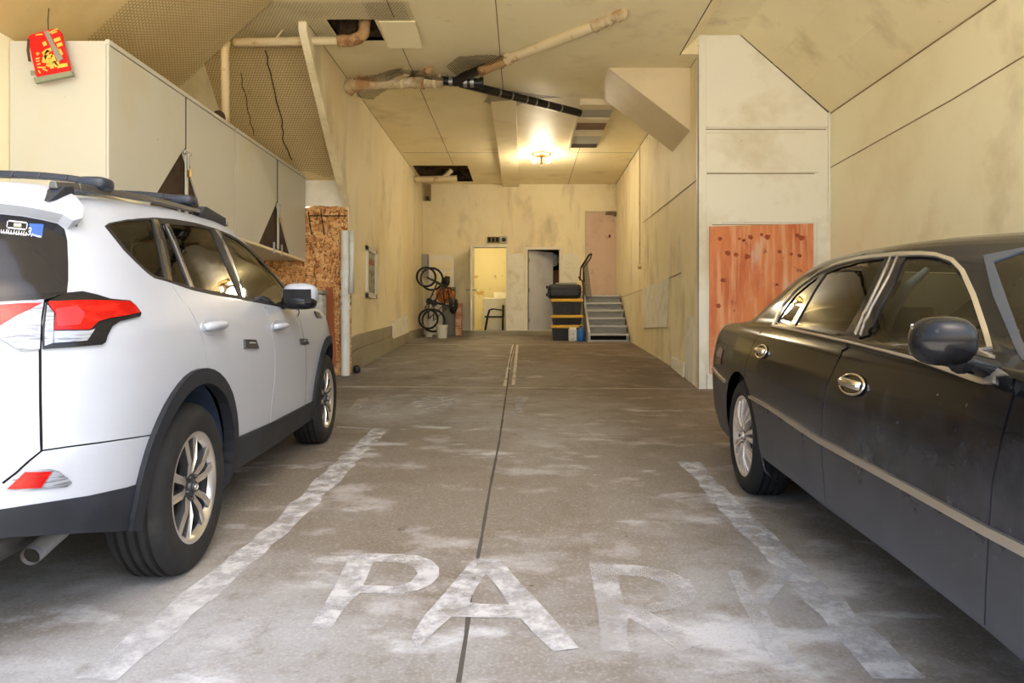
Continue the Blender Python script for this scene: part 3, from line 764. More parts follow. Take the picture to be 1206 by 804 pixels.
def circ(C, l, z, r, a0, a1, n=26, sx=1.0):
    return [C.invlz(l + r * sx * math.cos(math.radians(a0 + (a1 - a0) * i / n)), z + r * math.sin(math.radians(a0 + (a1 - a0) * i / n))) for i in range(n + 1)]
def build_panels(C, root, regions, spec, default):
    regions = [(n_ + '#%d' % i if n_ in ('gap', 'flare_rear', 'bright_pillar') else n_, p_) for i, (n_, p_) in enumerate(regions)]
    """spec: region -> dict(name, mat, off, depth, skirt, void)"""
    V, out = panelise(C.b, regions, default=default)
    for nm, tris in out.items():
        sp = dict(spec.get(nm.split('#')[0], {})); sp.setdefault('name', nm.split('#')[0])
        if sp.get('void'): continue
        for side in ((-1, 1) if not sp.get('once') else (-1,)):
            kids = []
            if sp.get('once'):   # panels crossing the centre line: both halves in one mesh
                a = region_mesh(sp.get('name', nm), C.b, V, tris, sp['mat'], root, -1, sp.get('off', 0), sp.get('depth', .012), sp.get('skirt', True))
                c = region_mesh(sp.get('name', nm), C.b, V, tris, sp['mat'], root, 1, sp.get('off', 0), sp.get('depth', .012), sp.get('skirt', True))
                join_mesh(a, c)
            else:
                par = root
                o = region_mesh(sp.get('name', nm), C.b, V, tris, sp['mat'], par, side, sp.get('off', 0), sp.get('depth', .012), sp.get('skirt', True))
                if 'label' in sp: o['label'] = sp['label']
                C.made = getattr(C, 'made', {}); C.made[(nm, side)] = o
        if sp.get('once'): C.made = getattr(C, 'made', {}); C.made[(nm, 0)] = a
    for (nm, side), o in C.made.items():          # sub-parts hang from their part
        up = spec.get(nm, {}).get('under')
        if up:
            p = C.made.get((up, side)) or C.made.get((up, 0))
            if p: o.parent = p
    return V, out
def join_mesh(a, c):
    A, B = a.data, c.data; n = len(A.vertices)
    va = [tuple(v.co) for v in A.vertices] + [tuple(v.co) for v in B.vertices]
    fa = [tuple(p.vertices) for p in A.polygons] + [tuple(i + n for i in p.vertices) for p in B.polygons]
    ln = [tuple(x.vector) for x in A.corner_normals] + [tuple(x.vector) for x in B.corner_normals]
    me = bpy.data.meshes.new(A.name); me.from_pydata(va, [], fa); me.materials.append(A.materials[0])
    me.polygons.foreach_set('use_smooth', [True] * len(fa)); me.update(); me.normals_split_custom_set(ln)
    a.data = me; nm = c.name; bpy.data.objects.remove(c); bpy.data.meshes.remove(A)
def car_px(C, px, py, y):
    """point of the photographed pixel on the car's plane y = const (car frame, y to the right)"""
    Mi = C.M.inverted(); o = Mi @ Vector((0, 0, CZ)); d = Mi.to_3x3() @ Vector(((px - CX) / F, 1, -(py - CY) / F))
    t = (-y - o.y) / d.y; q = o + d * t; return Vector((q.x, y, q.z))
def K(l, y, z): return (l, -y, z)       # car frame (right-positive y) to the root's own frame
class MC(MB):
    """mesh builder working in (l, right, z) car coordinates"""
    def build(s, name, m, root, **kw):
        s.v = [(a, -b_, c) for a, b_, c in s.v]; return MB.build(s, name, m, root, world=False, **kw)
def liner(root, l, R, y, mt, zc=.35, zm=.25):
    for sd in (1, -1):
        b = MC(); n = 26; A = [(math.cos(math.radians(-30 + 240 * i / n)), math.sin(math.radians(-30 + 240 * i / n))) for i in range(n + 1)]
        for (c0, s0), (c1, s1) in zip(A, A[1:]):
            q = lambda c_, s_, yy: (l + R * c_, sd * yy, max(zc + R * s_, zm))
            b.poly([q(c0, s0, y), q(c1, s1, y), q(c1, s1, y - .3), q(c0, s0, y - .3)])
            b.poly([q(c0, s0, y - .3), q(c1, s1, y - .3), (l, sd * (y - .3), zc)])
        b.build('wheel_liner', mt, root)
def seat(root, l, y, m, w=.27, zs=.55, back=.62, hr=True, dirn=1):
    b = MC(); b.box(l, l + dirn * .5, y - w, y + w, zs - .12, zs + .02)
    M = Matrix.Translation((l, 0, zs)) @ Matrix.Rotation(-.28 * dirn, 4, 'Y')
    b.box(-.06, .06, y - w * .95, y + w * .95, 0, back, M)
    o = b.build('seat', m, root, bevel=.04)
    if hr:
        b = MC(); b.box(-.05, .04, y - .13, y + .13, back + .03, back + .2, M); b.build('headrest', m, o, bevel=.035)
M_int = mat('dark interior fabric', (.03, .03, .032), .8)
M_intg = mat('grey interior fabric', rgb(120, 116, 108), .8)
def underbody(root, l0, l1, w, m, rr):
    b = MC(); b.box(l0, l1, -w, w, .24, .40); b.build('underbody', m, root, bevel=.02)
def steering(root, l, y, z, m):
    b = MC(); M = Matrix.Translation((l, y, z)) @ Matrix.Rotation(-1.1, 4, 'Y')
    b.tube([M @ Vector((.18 * math.cos(t), .18 * math.sin(t), 0)) for t in np.linspace(0, 2 * PI, 25)[:-1]], .014, 8, closed=True)
    b.tube([M @ Vector((.17, 0, 0)), M @ Vector((-.17, 0, 0))], .012, 6); b.tube([M @ Vector((0, .17, 0)), M @ Vector((0, -.17, 0))], .012, 6)
    b.build('steering_wheel', m, root)
def dash(root, l0, l1, w, z0, z1, m):
    b = MC(); b.box(l0, l1, -w, w, z0, z1); b.build('dashboard', m, root, bevel=.05)
# ------------------------------------------------------------------ white sport utility vehicle (left)
def g_rav(l):
    return np.interp(l, [-1.2, -.75, -.4, 0, .5, 1.0, 1.5, 1.9, 2.6], [.77, .83, .875, .935, .988, 1.0, .995, .965, .9])
def t_rav(l, z):
    return np.interp(l, [-1.1, -.6, -.2, .3, 2.0, 2.6, 3.3, 3.7], [.955, .972, .992, 1.0, 1.0, .992, .94, .90])
rav_rings = [  # v, z, half width, tail l, nose l
    (.20, .20, .800, -.84, 3.40), (.26, .26, .868, -.93, 3.50), (.38, .38, .892, -.985, 3.56), (.52, .52, .906, -1.0, 3.58), (.66, .66, .916, -.985, 3.56),
    (.70, .70, .919, -.965, 3.54), (.80, .80, .922, -.94, 3.50), (.92, .92, .917, -.925, 3.45), (1.02, 1.02, .905, -.915, 3.36),
    (1.08, 1.07, .893, -.905, 3.2), (1.12, 1.11, .880, -.895, 2.9), (1.16, 1.15, .866, -.882, 2.60), (1.24, 1.235, .832, -.848, 2.42), (1.34, 1.335, .790, -.80, 2.22), (1.44, 1.435, .746, -.75, 2.04), (1.52, 1.515, .704, -.70, 1.90),
    (1.57, 1.560, .672, -.67, 1.81), (1.61, 1.592, .636, -.645, 1.74), (1.65, 1.609, .600, -.62, 1.69), (1.70, 1.620, .55, -.60, 1.63), (1.80, 1.630, .44, -.56, 1.54), (1.95, 1.638, .28, -.50, 1.45), (2.10, 1.642, .12, -.45, 1.40), (2.22, 1.643, .0, -.42, 1.36)]
RB = Body(rav_rings, g_rav, 1.07, .62, .85, 2.9, 2.4, t_rav, .80)
yaw_r, pit_r = math.radians(3.66), math.atan(.0386)
# car frame: l -> forward (+Y world turned left), y -> right (+X), z up
def car_matrix(origin, fwd_yaw, pitch, right_sign=1):
    f = Vector((-math.sin(fwd_yaw), math.cos(fwd_yaw), 0)); f.z = pitch * f.y; f.normalize()
    rt = Vector((f.y, -f.x, 0)).normalized(); up = rt.cross(f)
    M = Matrix(((f.x, -rt.x, up.x, origin[0]), (f.y, -rt.y, up.y, origin[1]), (f.z, -rt.z, up.z, origin[2]), (0, 0, 0, 1)))
    return M    # columns: l, left, up (right-handed); the body's right side is y < 0 in this frame
hubY = 3.04
ox = -1.402 - .905 * math.cos(yaw_r); oy = hubY + .0 ; 
RM = car_matrix((ox, oy - .905 * math.sin(yaw_r) * 1, fz(oy) - .005), yaw_r, .0386)
RC = Car(RB, RM, side=-1)
rav = thing('sport_utility_vehicle', 'white sport utility vehicle parked under the wall cabinets, tail lamp towards the street', 'car')
rav.matrix_world = RM
M_wp = mat('white car paint', rgb(160, 166, 178), .28, coat=.3)
M_glD = glass('dark tinted glass', rgb(110, 104, 96), 1.5)
M_glM = glass('green tinted glass', rgb(188, 200, 186), 1.5)
M_red = mat('red lamp lens', rgb(150, 8, 7), .18, spec=.35, layers=[(rgb(190, 34, 24), 9, (1, 1, 3), .5, .62, .6)])
M_redD = mat('dark red lamp lens', rgb(120, 14, 12), .12, coat=1.0)
M_clr = mat('clear lamp lens', rgb(150, 156, 168), .2, .3, layers=[(rgb(90, 90, 94), 60, (.2, .2, 2), .5, .6, .8)])
M_lblk = mat('gloss black lamp surround', (.008, .008, .01), .14, spec=.35)
M_linr = mat('blue grey wheel liner', rgb(44, 58, 80), .7)
def T(p, **k): return RC.trace(p, **k)
R_ = []
UMAX = RB.U
def openpoly(C, l, r, z=.35, v0=.2, sx=1.0):
    q = circ(C, l, z, r, -24, 204, 30, sx)
    a, c = q[0], q[-1]
    return q + [(c[0], v0), (a[0], v0)]
op_r = openpoly(RC, 0, .44, z=.36); op_f = openpoly(RC, 2.66, .44, z=.36)
fl_r = openpoly(RC, 0.0, .505, z=.36); fl_f = openpoly(RC, 2.66, .50, z=.36)
bl = T([(171, 621.5), (140, 625), (99.5, 627), (50, 630), (8, 632)])
bb_top = T([(0, 599.6), (50, 592), (103.5, 583.7), (150, 573.5), (182, 563)])
v_bl = bl[-1][1]; v_bt = bb_top[0][1]
rock_bot = T([(277, 551), (313, 529), (345, 507), (371, 489)])
rock_top = T([(276, 516), (318.7, 497.5), (345, 484), (369, 471.5)])
void1 = [(0, RB.v0), (bl[0][0], RB.v0)] + bl + [(0, v_bl)]
void2 = [(rock_bot[0][0] - .1, RB.v0), (rock_bot[0][0] - .1, rock_bot[0][1])] + rock_bot + [(rock_bot[-1][0] + .1, rock_bot[-1][1]), (rock_bot[-1][0] + .1, RB.v0)]
R_ += [('opening', op_r), ('opening', op_f), ('void', void1), ('void', void2)]
R_ += [('flare_rear', fl_r), ('flare_front', fl_f)]
# glazing
q_glass = T([(127, 266), (136, 262.5), (150, 260.3), (178, 258.6), (184, 280), (194, 326.3), (185, 325.5), (176.5, 320.5), (162, 307), (148, 292), (136, 277)])
r_small = T([(189, 263.5), (194, 263.5), (208, 299), (222, 336), (213, 333.8), (203, 331)])
r_glass = T([(199.5, 264), (225, 265.8), (248, 270.3), (263, 303), (282, 348), (256, 343.5), (230, 338.3), (214, 299)])
f_glass = T([(262, 274.5), (278, 282.5), (292, 293), (308, 308.5), (324, 326), (334, 338.5), (340, 349), (341, 361), (316, 356), (290, 350.5), (276, 310)])
frame = T([(123, 266.3), (128, 262.5), (150, 258.3), (181, 256), (205, 258), (230, 262.5), (252, 268.5), (270, 275.5), (285, 284.5), (300, 295.5), (318, 311), (332, 326), (340, 337), (344.5, 350), (344, 364), (320, 359.5), (285, 353), (250, 347), (226, 341.5), (210, 336), (195, 331), (182, 327.5), (174, 322), (160, 309), (146, 295), (134, 280)])
brt = T([(180.5, 258.5), (185, 258.7), (202, 331), (197, 329.5)]); 
brt2 = T([(194.5, 264), (198, 264), (228, 339), (224.5, 337.8)]); brt3 = T([(253.5, 270.5), (257.5, 271.5), (288, 350), (284.5, 349.5)])
R_ += [('quarter_glass', q_glass), ('rear_glass_small', r_small), ('rear_side_glass', r_glass), ('front_side_glass', f_glass), ('bright_trim', brt), ('bright_trim2', brt2), ('bright_trim3', brt3), ('window_frame', frame)]
# tail lamps
lamp_o = T([(79, 346), (95.5, 344.3), (112, 348), (128, 353), (151, 355), (158, 361), (164, 369.5), (162.7, 373.3), (152, 376), (139, 379), (130, 385), (124.6, 395.7), (122.4, 403), (118, 406), (84, 409), (49.8, 411.3), (48.8, 390), (53.5, 357.5), (74.6, 346.6)])
red_o = T([(56, 357.5), (100, 355.5), (149, 356.5), (156, 362), (160.5, 369.5), (145, 373), (126, 376), (113, 380), (103, 389), (62, 389.5), (64, 372), (57, 362)])
redin = T([(64, 366), (88, 362), (97, 371), (92, 384), (66, 386)])
clr = T([(62, 390.5), (103, 390.2), (109, 388), (100, 402), (62, 404.5)])
edge = T([(51.5, 390), (54.5, 361), (62, 370), (61, 404.5), (51.5, 407.5)])
clamp_t = T([(-30, 352), (0, 357.5), (20, 356.5), (51, 354.5), (47.5, 375), (46, 411.5), (25, 413), (0, 399.5), (-30, 385)])
red_t = T([(-30, 357), (0, 361), (30, 359), (48.5, 359), (20, 373), (0, 385), (-30, 378)])
grt = T([(-30, 345), (0, 351), (40, 348), (77, 346), (52, 354.5), (20, 356.5), (0, 357.5), (-30, 352)])
u0t = clamp_t[0]
R_ += [('lamp_red_inner', redin), ('lamp_red', red_o), ('lamp_clear', clr), ('lamp_edge', edge), ('tail_lamp', lamp_o), ('gate_lamp_red', red_t), ('gate_lamp', clamp_t), ('gate_trim', [(0, grt[0][1]), *grt, (0, grt[-1][1])])]
# rear window, spoiler, gate
rgl = T([(0, 252), (25, 254.5), (50, 259), (68, 263.3), (76, 269.6), (79.3, 283), (80.5, 310), (80.5, 330), (79, 344.5), (40, 347), (0, 350)])
rear_glass = [(0, rgl[0][1])] + rgl + [(0, rgl[-1][1])]
spo = T([(70, 233), (84.6, 244), (91.5, 254.7), (89, 266), (79, 269.5), (76, 268), (68, 262.6), (50, 258.3), (25, 253.8), (0, 251.2)])
spoiler = [(0, spo[0][1] + .02)] + spo + [(0, spo[-1][1])]
R_ += [('spoiler', spoiler), ('rear_window', rear_glass)]
seamg = T([(80.5, 345), (66, 349), (52, 356), (48, 380), (47.2, 412), (47.6, 470), (48.8, 531), (35, 542), (20, 556), (3, 569)])
refl_r = T([(8, 575.5), (29, 555.5), (60, 554.8), (47.5, 574)]); refl_c = T([(61.5, 554.8), (66, 555.5), (78, 562), (82, 568.5), (76, 571.5), (49.5, 574)])
refl_f = T([(3.5, 576.8), (26, 553), (60, 552), (70, 555), (84.5, 568), (78, 573), (35, 577.5)])
R_ += [('refl_red', refl_r), ('refl_clear', refl_c), ('reflector', refl_f)]
bseam = T([(49.5, 530.5), (80, 526), (122, 520.5), (160, 515), (184, 511.3)])
dr_seam = T([(203.5, 337), (212, 350), (223, 363), (233, 382), (240, 403), (244, 424), (246, 434)])
fr_seam = T([(312, 361), (318, 380), (322, 402), (323.9, 420), (324, 440), (322, 460), (319.5, 478), (318.5, 498)])
ff_seam = T([(346, 360), (355, 385), (360, 410), (361, 440), (359, 475)])
spw = T([(67, 232), (84.8, 244), (92, 255), (89.5, 266), (92, 300), (90, 340)])
R_ += [('gap', buf(T([(67, 232.5), (84.8, 243.6), (92.3, 255), (89.8, 267)]), .006)), ('gap', buf(seamg, .008)), ('gap', buf(bseam, .005)), ('gap', buf(dr_seam, .007)), ('gap', buf(fr_seam, .007)), ('gap', buf(ff_seam, .007)), ('gap', buf([(u, 1.10) for u in np.linspace(RB.Uf - .5, RB.U, 12)], .01))]
plastic = [(0, v_bl)] + [(0, v_bt)] + bb_top + [(bb_top[-1][0] + .2, bb_top[-1][1] + .03), (bl[0][0] + .25, bl[0][1] + .0), (bl[0][0], bl[0][1])] + bl[1:]
rocker = rock_top + [(rock_top[-1][0] + .08, rock_top[-1][1])] + [(rock_bot[-1][0] + .1, rock_bot[-1][1])] + rock_bot[::-1] + [(rock_bot[0][0] - .1, rock_bot[0][1]), (rock_top[0][0] - .1, rock_top[0][1])]
R_ += [('bumper_plastic', plastic), ('rocker', rocker)]
bump = [(0, v_bl - .01), (bl[0][0] + .3, v_bl - .01), (bseam[-1][0] + .06, bseam[-1][1])] + bseam[::-1] + [q for q in seamg if q[1] < bseam[0][1]] + [(0, seamg[-1][1])]
R_ += [('bumper', bump)]
gate = [(0, seamg[-1][1])] + seamg[::-1] + [(seamg[0][0], 1.50), (.55, 1.60), (0, 1.62)]
R_ += [('tailgate', gate)]
dr = dr_seam + [(op_r[6][0], .36), (rock_top[1][0], rock_top[0][1])] + fr_seam[::-1] + [(fr_seam[0][0] - .35, 1.50), (dr_seam[0][0] - .05, 1.52)]
df = fr_seam + [(ff_seam[-1][0], .42)] + ff_seam[::-1] + [(fr_seam[0][0] + .1, 1.46), (fr_seam[0][0] - .35, 1.5)]
R_ += [('door_rear', dr), ('door_front', df)]
ws = [(RB.U, 1.17), (RB.U - .80, 1.17), (RB.U - .82, 1.30), (RB.U - .80, 1.50), (RB.U - .6, 1.56), (RB.U, 1.57)]
R_ += [('windscreen', ws)]
R_ += [('roof', [(0, 1.615), (RB.U, 1.615), (RB.U, RB.v1 + .01), (0, RB.v1 + .01)])]
R_ += [('hood', [(RB.Uf - .5, 1.10), (RB.U, 1.10), (RB.U, 1.165), (RB.Uf - .9, 1.165)])]
sp_r = {'opening': dict(void=1), 'void': dict(void=1), 'gap': dict(mat=M_gap, off=-.010, skirt=False, name='panel_gap'),
    'flare_rear': dict(mat=M_plast, off=.020, depth=.05, name='wheel_arch_trim'), 'flare_front': dict(mat=M_plast, off=.020, depth=.05, name='wheel_arch_trim'),
    'quarter_glass': dict(mat=M_glD, off=-.004, skirt=False, name='window_pane', under='window_frame'), 'rear_glass_small': dict(mat=M_glD, off=-.004, skirt=False, name='window_pane', under='window_frame'), 'rear_side_glass': dict(mat=M_glD, off=-.004, skirt=False, name='window_pane', under='window_frame'),
    'front_side_glass': dict(mat=M_glM, off=-.004, skirt=False, name='window_pane', under='window_frame'), 'bright_trim': dict(mat=M_chrome, off=.004, name='trim_strip', under='window_frame'), 'bright_trim2': dict(mat=M_chrome, off=.004, name='trim_strip', under='window_frame'), 'bright_trim3': dict(mat=M_chrome, off=.004, name='trim_strip', under='window_frame'),
    'window_frame': dict(mat=M_rubber, off=.001, depth=.03), 'tail_lamp': dict(mat=M_lblk, off=.010, depth=.03, name='tail_lamp'),
    'lamp_red': dict(mat=M_red, off=.016, name='red_lens', under='tail_lamp'), 'lamp_red_inner': dict(mat=mat('pink inner lens', rgb(186, 44, 50), .2, spec=.35), off=.017, name='inner_lens', under='tail_lamp'), 'lamp_clear': dict(mat=M_clr, off=.015, name='clear_lens', under='tail_lamp'), 'lamp_edge': dict(mat=M_clr, off=.014, name='clear_lens', under='tail_lamp'),  # inner lens in a lighter pinkish red
    'gate_lamp': dict(mat=M_clr, off=.012, depth=.03, name='gate_lamp'), 'gate_lamp_red': dict(mat=M_red, off=.014, name='red_lens', under='gate_lamp'), 'gate_trim': dict(mat=M_lblk, off=.010, once=1, name='gate_trim'),
    'spoiler': dict(mat=M_wp, off=.045, depth=.07, once=1, name='roof_spoiler'), 'rear_window': dict(mat=mat('black rear glass', (.010, .010, .013), .10, spec=.4), off=.0, once=1, name='rear_window'),
    'reflector': dict(mat=M_clr, off=.004, name='bumper_reflector'), 'refl_red': dict(mat=M_red, off=.010, name='red_lens', under='reflector'), 'refl_clear': dict(mat=M_clr, off=.010, name='clear_lens', under='reflector'),
    'bumper_plastic': dict(mat=M_plast, off=.004, once=1, depth=.05, name='bumper_cladding'), 'rocker': dict(mat=M_plast, off=.014, depth=.06, name='sill_cladding'),
    'bumper': dict(mat=M_wp, off=.0, once=1, name='rear_bumper'), 'tailgate': dict(mat=M_wp, once=1, name='tailgate'), 'door_rear': dict(mat=M_wp, name='rear_door'), 'door_front': dict(mat=M_wp, name='front_door'),
    'windscreen': dict(mat=M_glM, off=-.002, skirt=False, once=1, name='windscreen'), 'roof': dict(mat=M_wp, once=1, skirt=False, name='roof_panel'), 'hood': dict(mat=M_wp, once=1, name='hood'),
    'body': dict(mat=M_wp, once=1, skirt=False, name='body_shell')}
build_panels(RC, rav, R_, sp_r, 'body')
WM = (M_tyre, M_alu, M_aluD, M_hubM)
for l in (0, 2.66):
    for sd in (-1, 1): wheel(rav, (l, sd * .905, .357), sd, .362, .225, .232, 'split5', WM)
liner(rav, 0, .46, .86, M_linr, .36, .43); liner(rav, 2.66, .46, .86, M_linr, .36, .30)
b = MC(); b.box(-.30, 3.1, -.56, .56, .26, .44); b.build('underbody', M_dark, rav, bevel=.02)
b = MC(); b.box(-.35, 2.2, -.78, .78, .44, .60); b.build('cabin_floor', M_int, rav)
b = MC(); b.box(-.55, -.50, -.62, .62, .9, 1.30); b.build('parcel_shelf', M_int, rav)
for y in (-.38, .38): seat(rav, 1.05, y, M_int, .25, .78, .55)
seat(rav, .15, 0, M_int, .62, .78, .52, hr=False)
dash(rav, 1.95, 2.35, .72, .85, 1.10, M_int); steering(rav, 1.78, -.38, 1.08, M_int)
# exhaust, heat shield
b = MC(); e0 = car_px(RC, 36, 655, .52); e1 = car_px(RC, 86, 633, .50); d = (e1 - e0).normalized()
e1 = e0 + Vector((.34, -.02, .045))
b.tube([e0, e0.lerp(e1, .5), e1], .034, 20, caps=False); b.tube([e0, e1], .030, 20, caps=False); MCX = MC(); MCX.tube([e0.lerp(e1, .04), e0.lerp(e1, .06)], .0315, 20)
MCX.build('bore_shade_disc', M_dark, rav)  # dark disc standing in for the shade inside the pipe
ex = b.build('exhaust_pipe', mat('heat tinted steel', rgb(190, 190, 192), .4, .35, layers=[(rgb(140, 152, 184), 7, (1, 1, 1), .5, .65, .7), (rgb(150, 120, 92), 9, (1, 1, 1), .6, .7, .6)]), rav, smooth=True)
b = MC(); b.lathe([(.0, -.18), (.09, -.18), (.105, -.12), (.105, .2), (0, .2)], (-.45, .38, .33), (1, 0, 0), seg=24); b.build('silencer', mat('dull steel', rgb(120, 120, 118), .45, .9), rav, smooth=True, auto=40)
# lower silver lip of the bumper
lip = MC(); pts = []
for i in range(9):
    y = .46 - i * .115
    l = -.95 - .04 * math.cos(y * 1.6); pts.append((l, y))
for (l0_, y0_), (l1_, y1_) in zip(pts, pts[1:]):
    lip.hexa([(l0_, y0_, .37), (l0_ + .2, y0_, .35), (l1_ + .2, y1_, .35), (l1_, y1_, .37), (l0_ - .005, y0_, .42), (l0_ + .2, y0_, .42), (l1_ + .2, y1_, .42), (l1_ - .005, y1_, .42)])
lip.build('bumper_lip', mat('silver plastic', rgb(196, 198, 202), .4, .3), rav, bevel=.006)
# door handles
def handle(C, root, px, py, w, h, m, mb, off=.03, tilt=0, ringm=None):
    u, v = C.inv(px, py); q = C.b.S(u, v); n = C.b.N(u, v); 
    tx = C.b.S(u + .02, v) - C.b.S(u - .02, v); tx /= np.linalg.norm(tx); ty = np.cross(n, tx); ty /= np.linalg.norm(ty)
    if ty[2] < 0: ty = -ty
    for sd in (1, -1):
        f = lambda a, b_, c: tuple((q + tx * a + ty * b_ + n * c) * np.array([1, sd, 1]))
        bz = MC(); bz.prism([Vector(f(w * .62 * math.cos(t), h * .62 * math.sin(t), -.004)) for t in np.linspace(0, 2 * PI, 25)[:-1]], Vector(f(0, 0, .008)) - Vector(f(0, 0, 0)))
        cup = bz.build('handle_bezel', mb, root, bevel=.002)
        if ringm:
            rg_ = MC(); rg_.tube([Vector(f(w * .62 * math.cos(t), h * .62 * math.sin(t), .006)) for t in np.linspace(0, 2 * PI, 33)[:-1]], .0055, 8, closed=True); rg_.build('bezel_ring', ringm, cup, smooth=True)
        g = MC(); N = 15; prev = []
        pts = []; rad = []
        for i in range(N):
            t = i / (N - 1) * 2 - 1; pts.append(Vector(f(t * w * .5, 0, .006 + off * (1 - abs(t) ** 3.2)))); rad.append(h * (.24 if abs(t) > .95 else .30))
        g.tube(pts, rad, 12)
        g.build('door_handle', m, cup, smooth=True)
handle(RC, rav, 250.5, 384.5, .22, .062, M_wp, M_wp); handle(RC, rav, 327.5, 384, .22, .062, M_wp, M_wp)
def badge(C, root, pix, m, name, off=.012, under=None, sides=(1, -1)):
    q = [C.inv(*p) for p in pix]
    for sd in sides:
        b = MC(); top = []; bot = []
        for u, v in q:
            s_ = C.b.S(u, v); n = C.b.N(u, v); top.append(Vector((s_ + n * off) * np.array([1, sd, 1]))); bot.append(Vector((s_ - n * .004) * np.array([1, sd, 1])))
        n_ = len(q); b.v = [tuple(x) for x in top + bot]; b.f = [tuple(range(n_)), tuple(range(2 * n_ - 1, n_ - 1, -1))] + [(i, (i + 1) % n_, n_ + (i + 1) % n_, n_ + i) for i in range(n_)]; b.m = [0] * len(b.f)
        o = b.build(name, m, root, bevel=.002)
    return o
M_bdg = mat('dark grey badge', rgb(56, 60, 64), .3, .3)
for dx, dy, k in ((295, 405, 1.0), (357.7, 402, .62)):
    badge(RC, rav, [(dx - 8.5 * k, dy - 5.5 * k), (dx + 5 * k, dy - 5 * k), (dx + 8.5 * k, dy + 5.5 * k), (dx - 8 * k, dy + 5.5 * k)], M_bdg, 'door_badge', .010)
    badge(RC, rav, [(dx - 3 * k, dy - 2 * k), (dx + 3 * k, dy - 2 * k), (dx + 4 * k, dy - .4 * k), (dx - 3 * k, dy - .4 * k)], mat('badge slot', rgb(150, 154, 158), .3), 'badge_slot', .013)
badge(RC, rav, [(369.5, 366.5), (374.5, 368), (378, 375), (372.5, 374)], M_bdg, 'fender_badge', .010)
# sticker inside the top of the rear window
M_stb = mat('blue sticker', rgb(46, 84, 150), .5); M_stw = mat('white sticker ink', rgb(214, 214, 222), .5); M_stc = mat('cream sticker', rgb(200, 196, 160), .5)
stk = badge(RC, rav, [(34, 263.6), (51.5, 264.4), (49.4, 279.6), (36, 278.2)], M_stb, 'window_sticker', .004, sides=(1,))
def ink(a, c, w=1.0, m=None):
    dx, dy = c[0] - a[0], c[1] - a[1]; L = math.hypot(dx, dy) or 1; nx, ny = -dy / L * w / 2, dx / L * w / 2
    badge(RC, stk, [(a[0] + nx, a[1] + ny), (a[0] - nx, a[1] - ny), (c[0] - nx, c[1] - ny), (c[0] + nx, c[1] + ny)], m or M_stw, 'sticker_stroke', .0055, sides=(1,))
for a, c in (((10, 260.4), (31.5, 263)), ((32.2, 264), (31, 270)), ((30, 270.8), (9, 268.6)), ((8, 267.5), (9, 261.2))): ink(a, c, .9)
ink((16, 265.2), (25, 266), 3.2, M_stc)
for a, c in (((33.5, 269.5), (35.2, 268.8)), ((35.2, 268.8), (36.6, 271)), ((36.6, 271), (35, 274)), ((35, 274), (33.8, 272)), ((33, 277.5), (36, 275.4)), ((36.5, 278.6), (38.8, 275.6)), ((39, 277.6), (48.5, 279.4))): ink(a, c, 1.1)
random.seed(4)
for k in range(11):
    x_ = 1 + k * 2.9; y_ = 272.2 + x_ * .11; ink((x_, y_ + 2.2), (x_ + random.uniform(.3, 1.6), y_ - random.uniform(1.2, 2.4)), .8); ink((x_, y_ + 2.3), (x_ + 2.4, y_ + 2.2 - random.uniform(0, 1.5)), .8)
# wing mirrors
def blob(b, c, r, e=2.6, seg=20, rg=14, M=None, sh=None):
    k = len(b.v); 
    for i in range(rg + 1):
        ph = -PI / 2 + PI * i / rg
        for j in range(seg):
            th = 2 * PI * j / seg; cp, sp, ct, st = math.cos(ph), math.sin(ph), math.cos(th), math.sin(th)
            f = lambda x: math.copysign(abs(x) ** (2 / e), x)
            q = Vector((r[0] * f(cp) * f(ct), r[1] * f(cp) * f(st), r[2] * f(sp)))
            if sh: q = sh(q)
            if M is not None: q = M @ q
            b.v.append(tuple(Vector(c) + q))
    for i in range(rg):
        for j in range(seg): b.f.append((k + i * seg + j, k + i * seg + (j + 1) % seg, k + (i + 1) * seg + (j + 1) % seg, k + (i + 1) * seg + j)); b.m.append(b.mi)
mc = car_px(RC, 354, 349, 1.00)
for sd in (1, -1):
    b = MC(); blob(b, (mc.x, sd * mc.y, mc.z + .012), (.085, .105, .072), 2.8); mr = b.build('wing_mirror', M_wp, rav, smooth=True)
    b = MC(); blob(b, (mc.x - .012, sd * (mc.y - .005), mc.z - .035), (.080, .104, .048), 3); b.build('mirror_base', M_lblk, mr, smooth=True)
    b = MC(); b.box(mc.x - .088, mc.x - .080, sd * (mc.y - .085), sd * (mc.y + .085), mc.z - .045, mc.z + .045); b.build('mirror_glass', M_lblk, mr, bevel=.004)
    b = MC(); b.tube([(mc.x + .01, sd * (mc.y - .06), mc.z - .05), (mc.x + .02, sd * (mc.y - .15), mc.z - .06)], .025, 10); b.build('mirror_arm', M_lblk, mr)
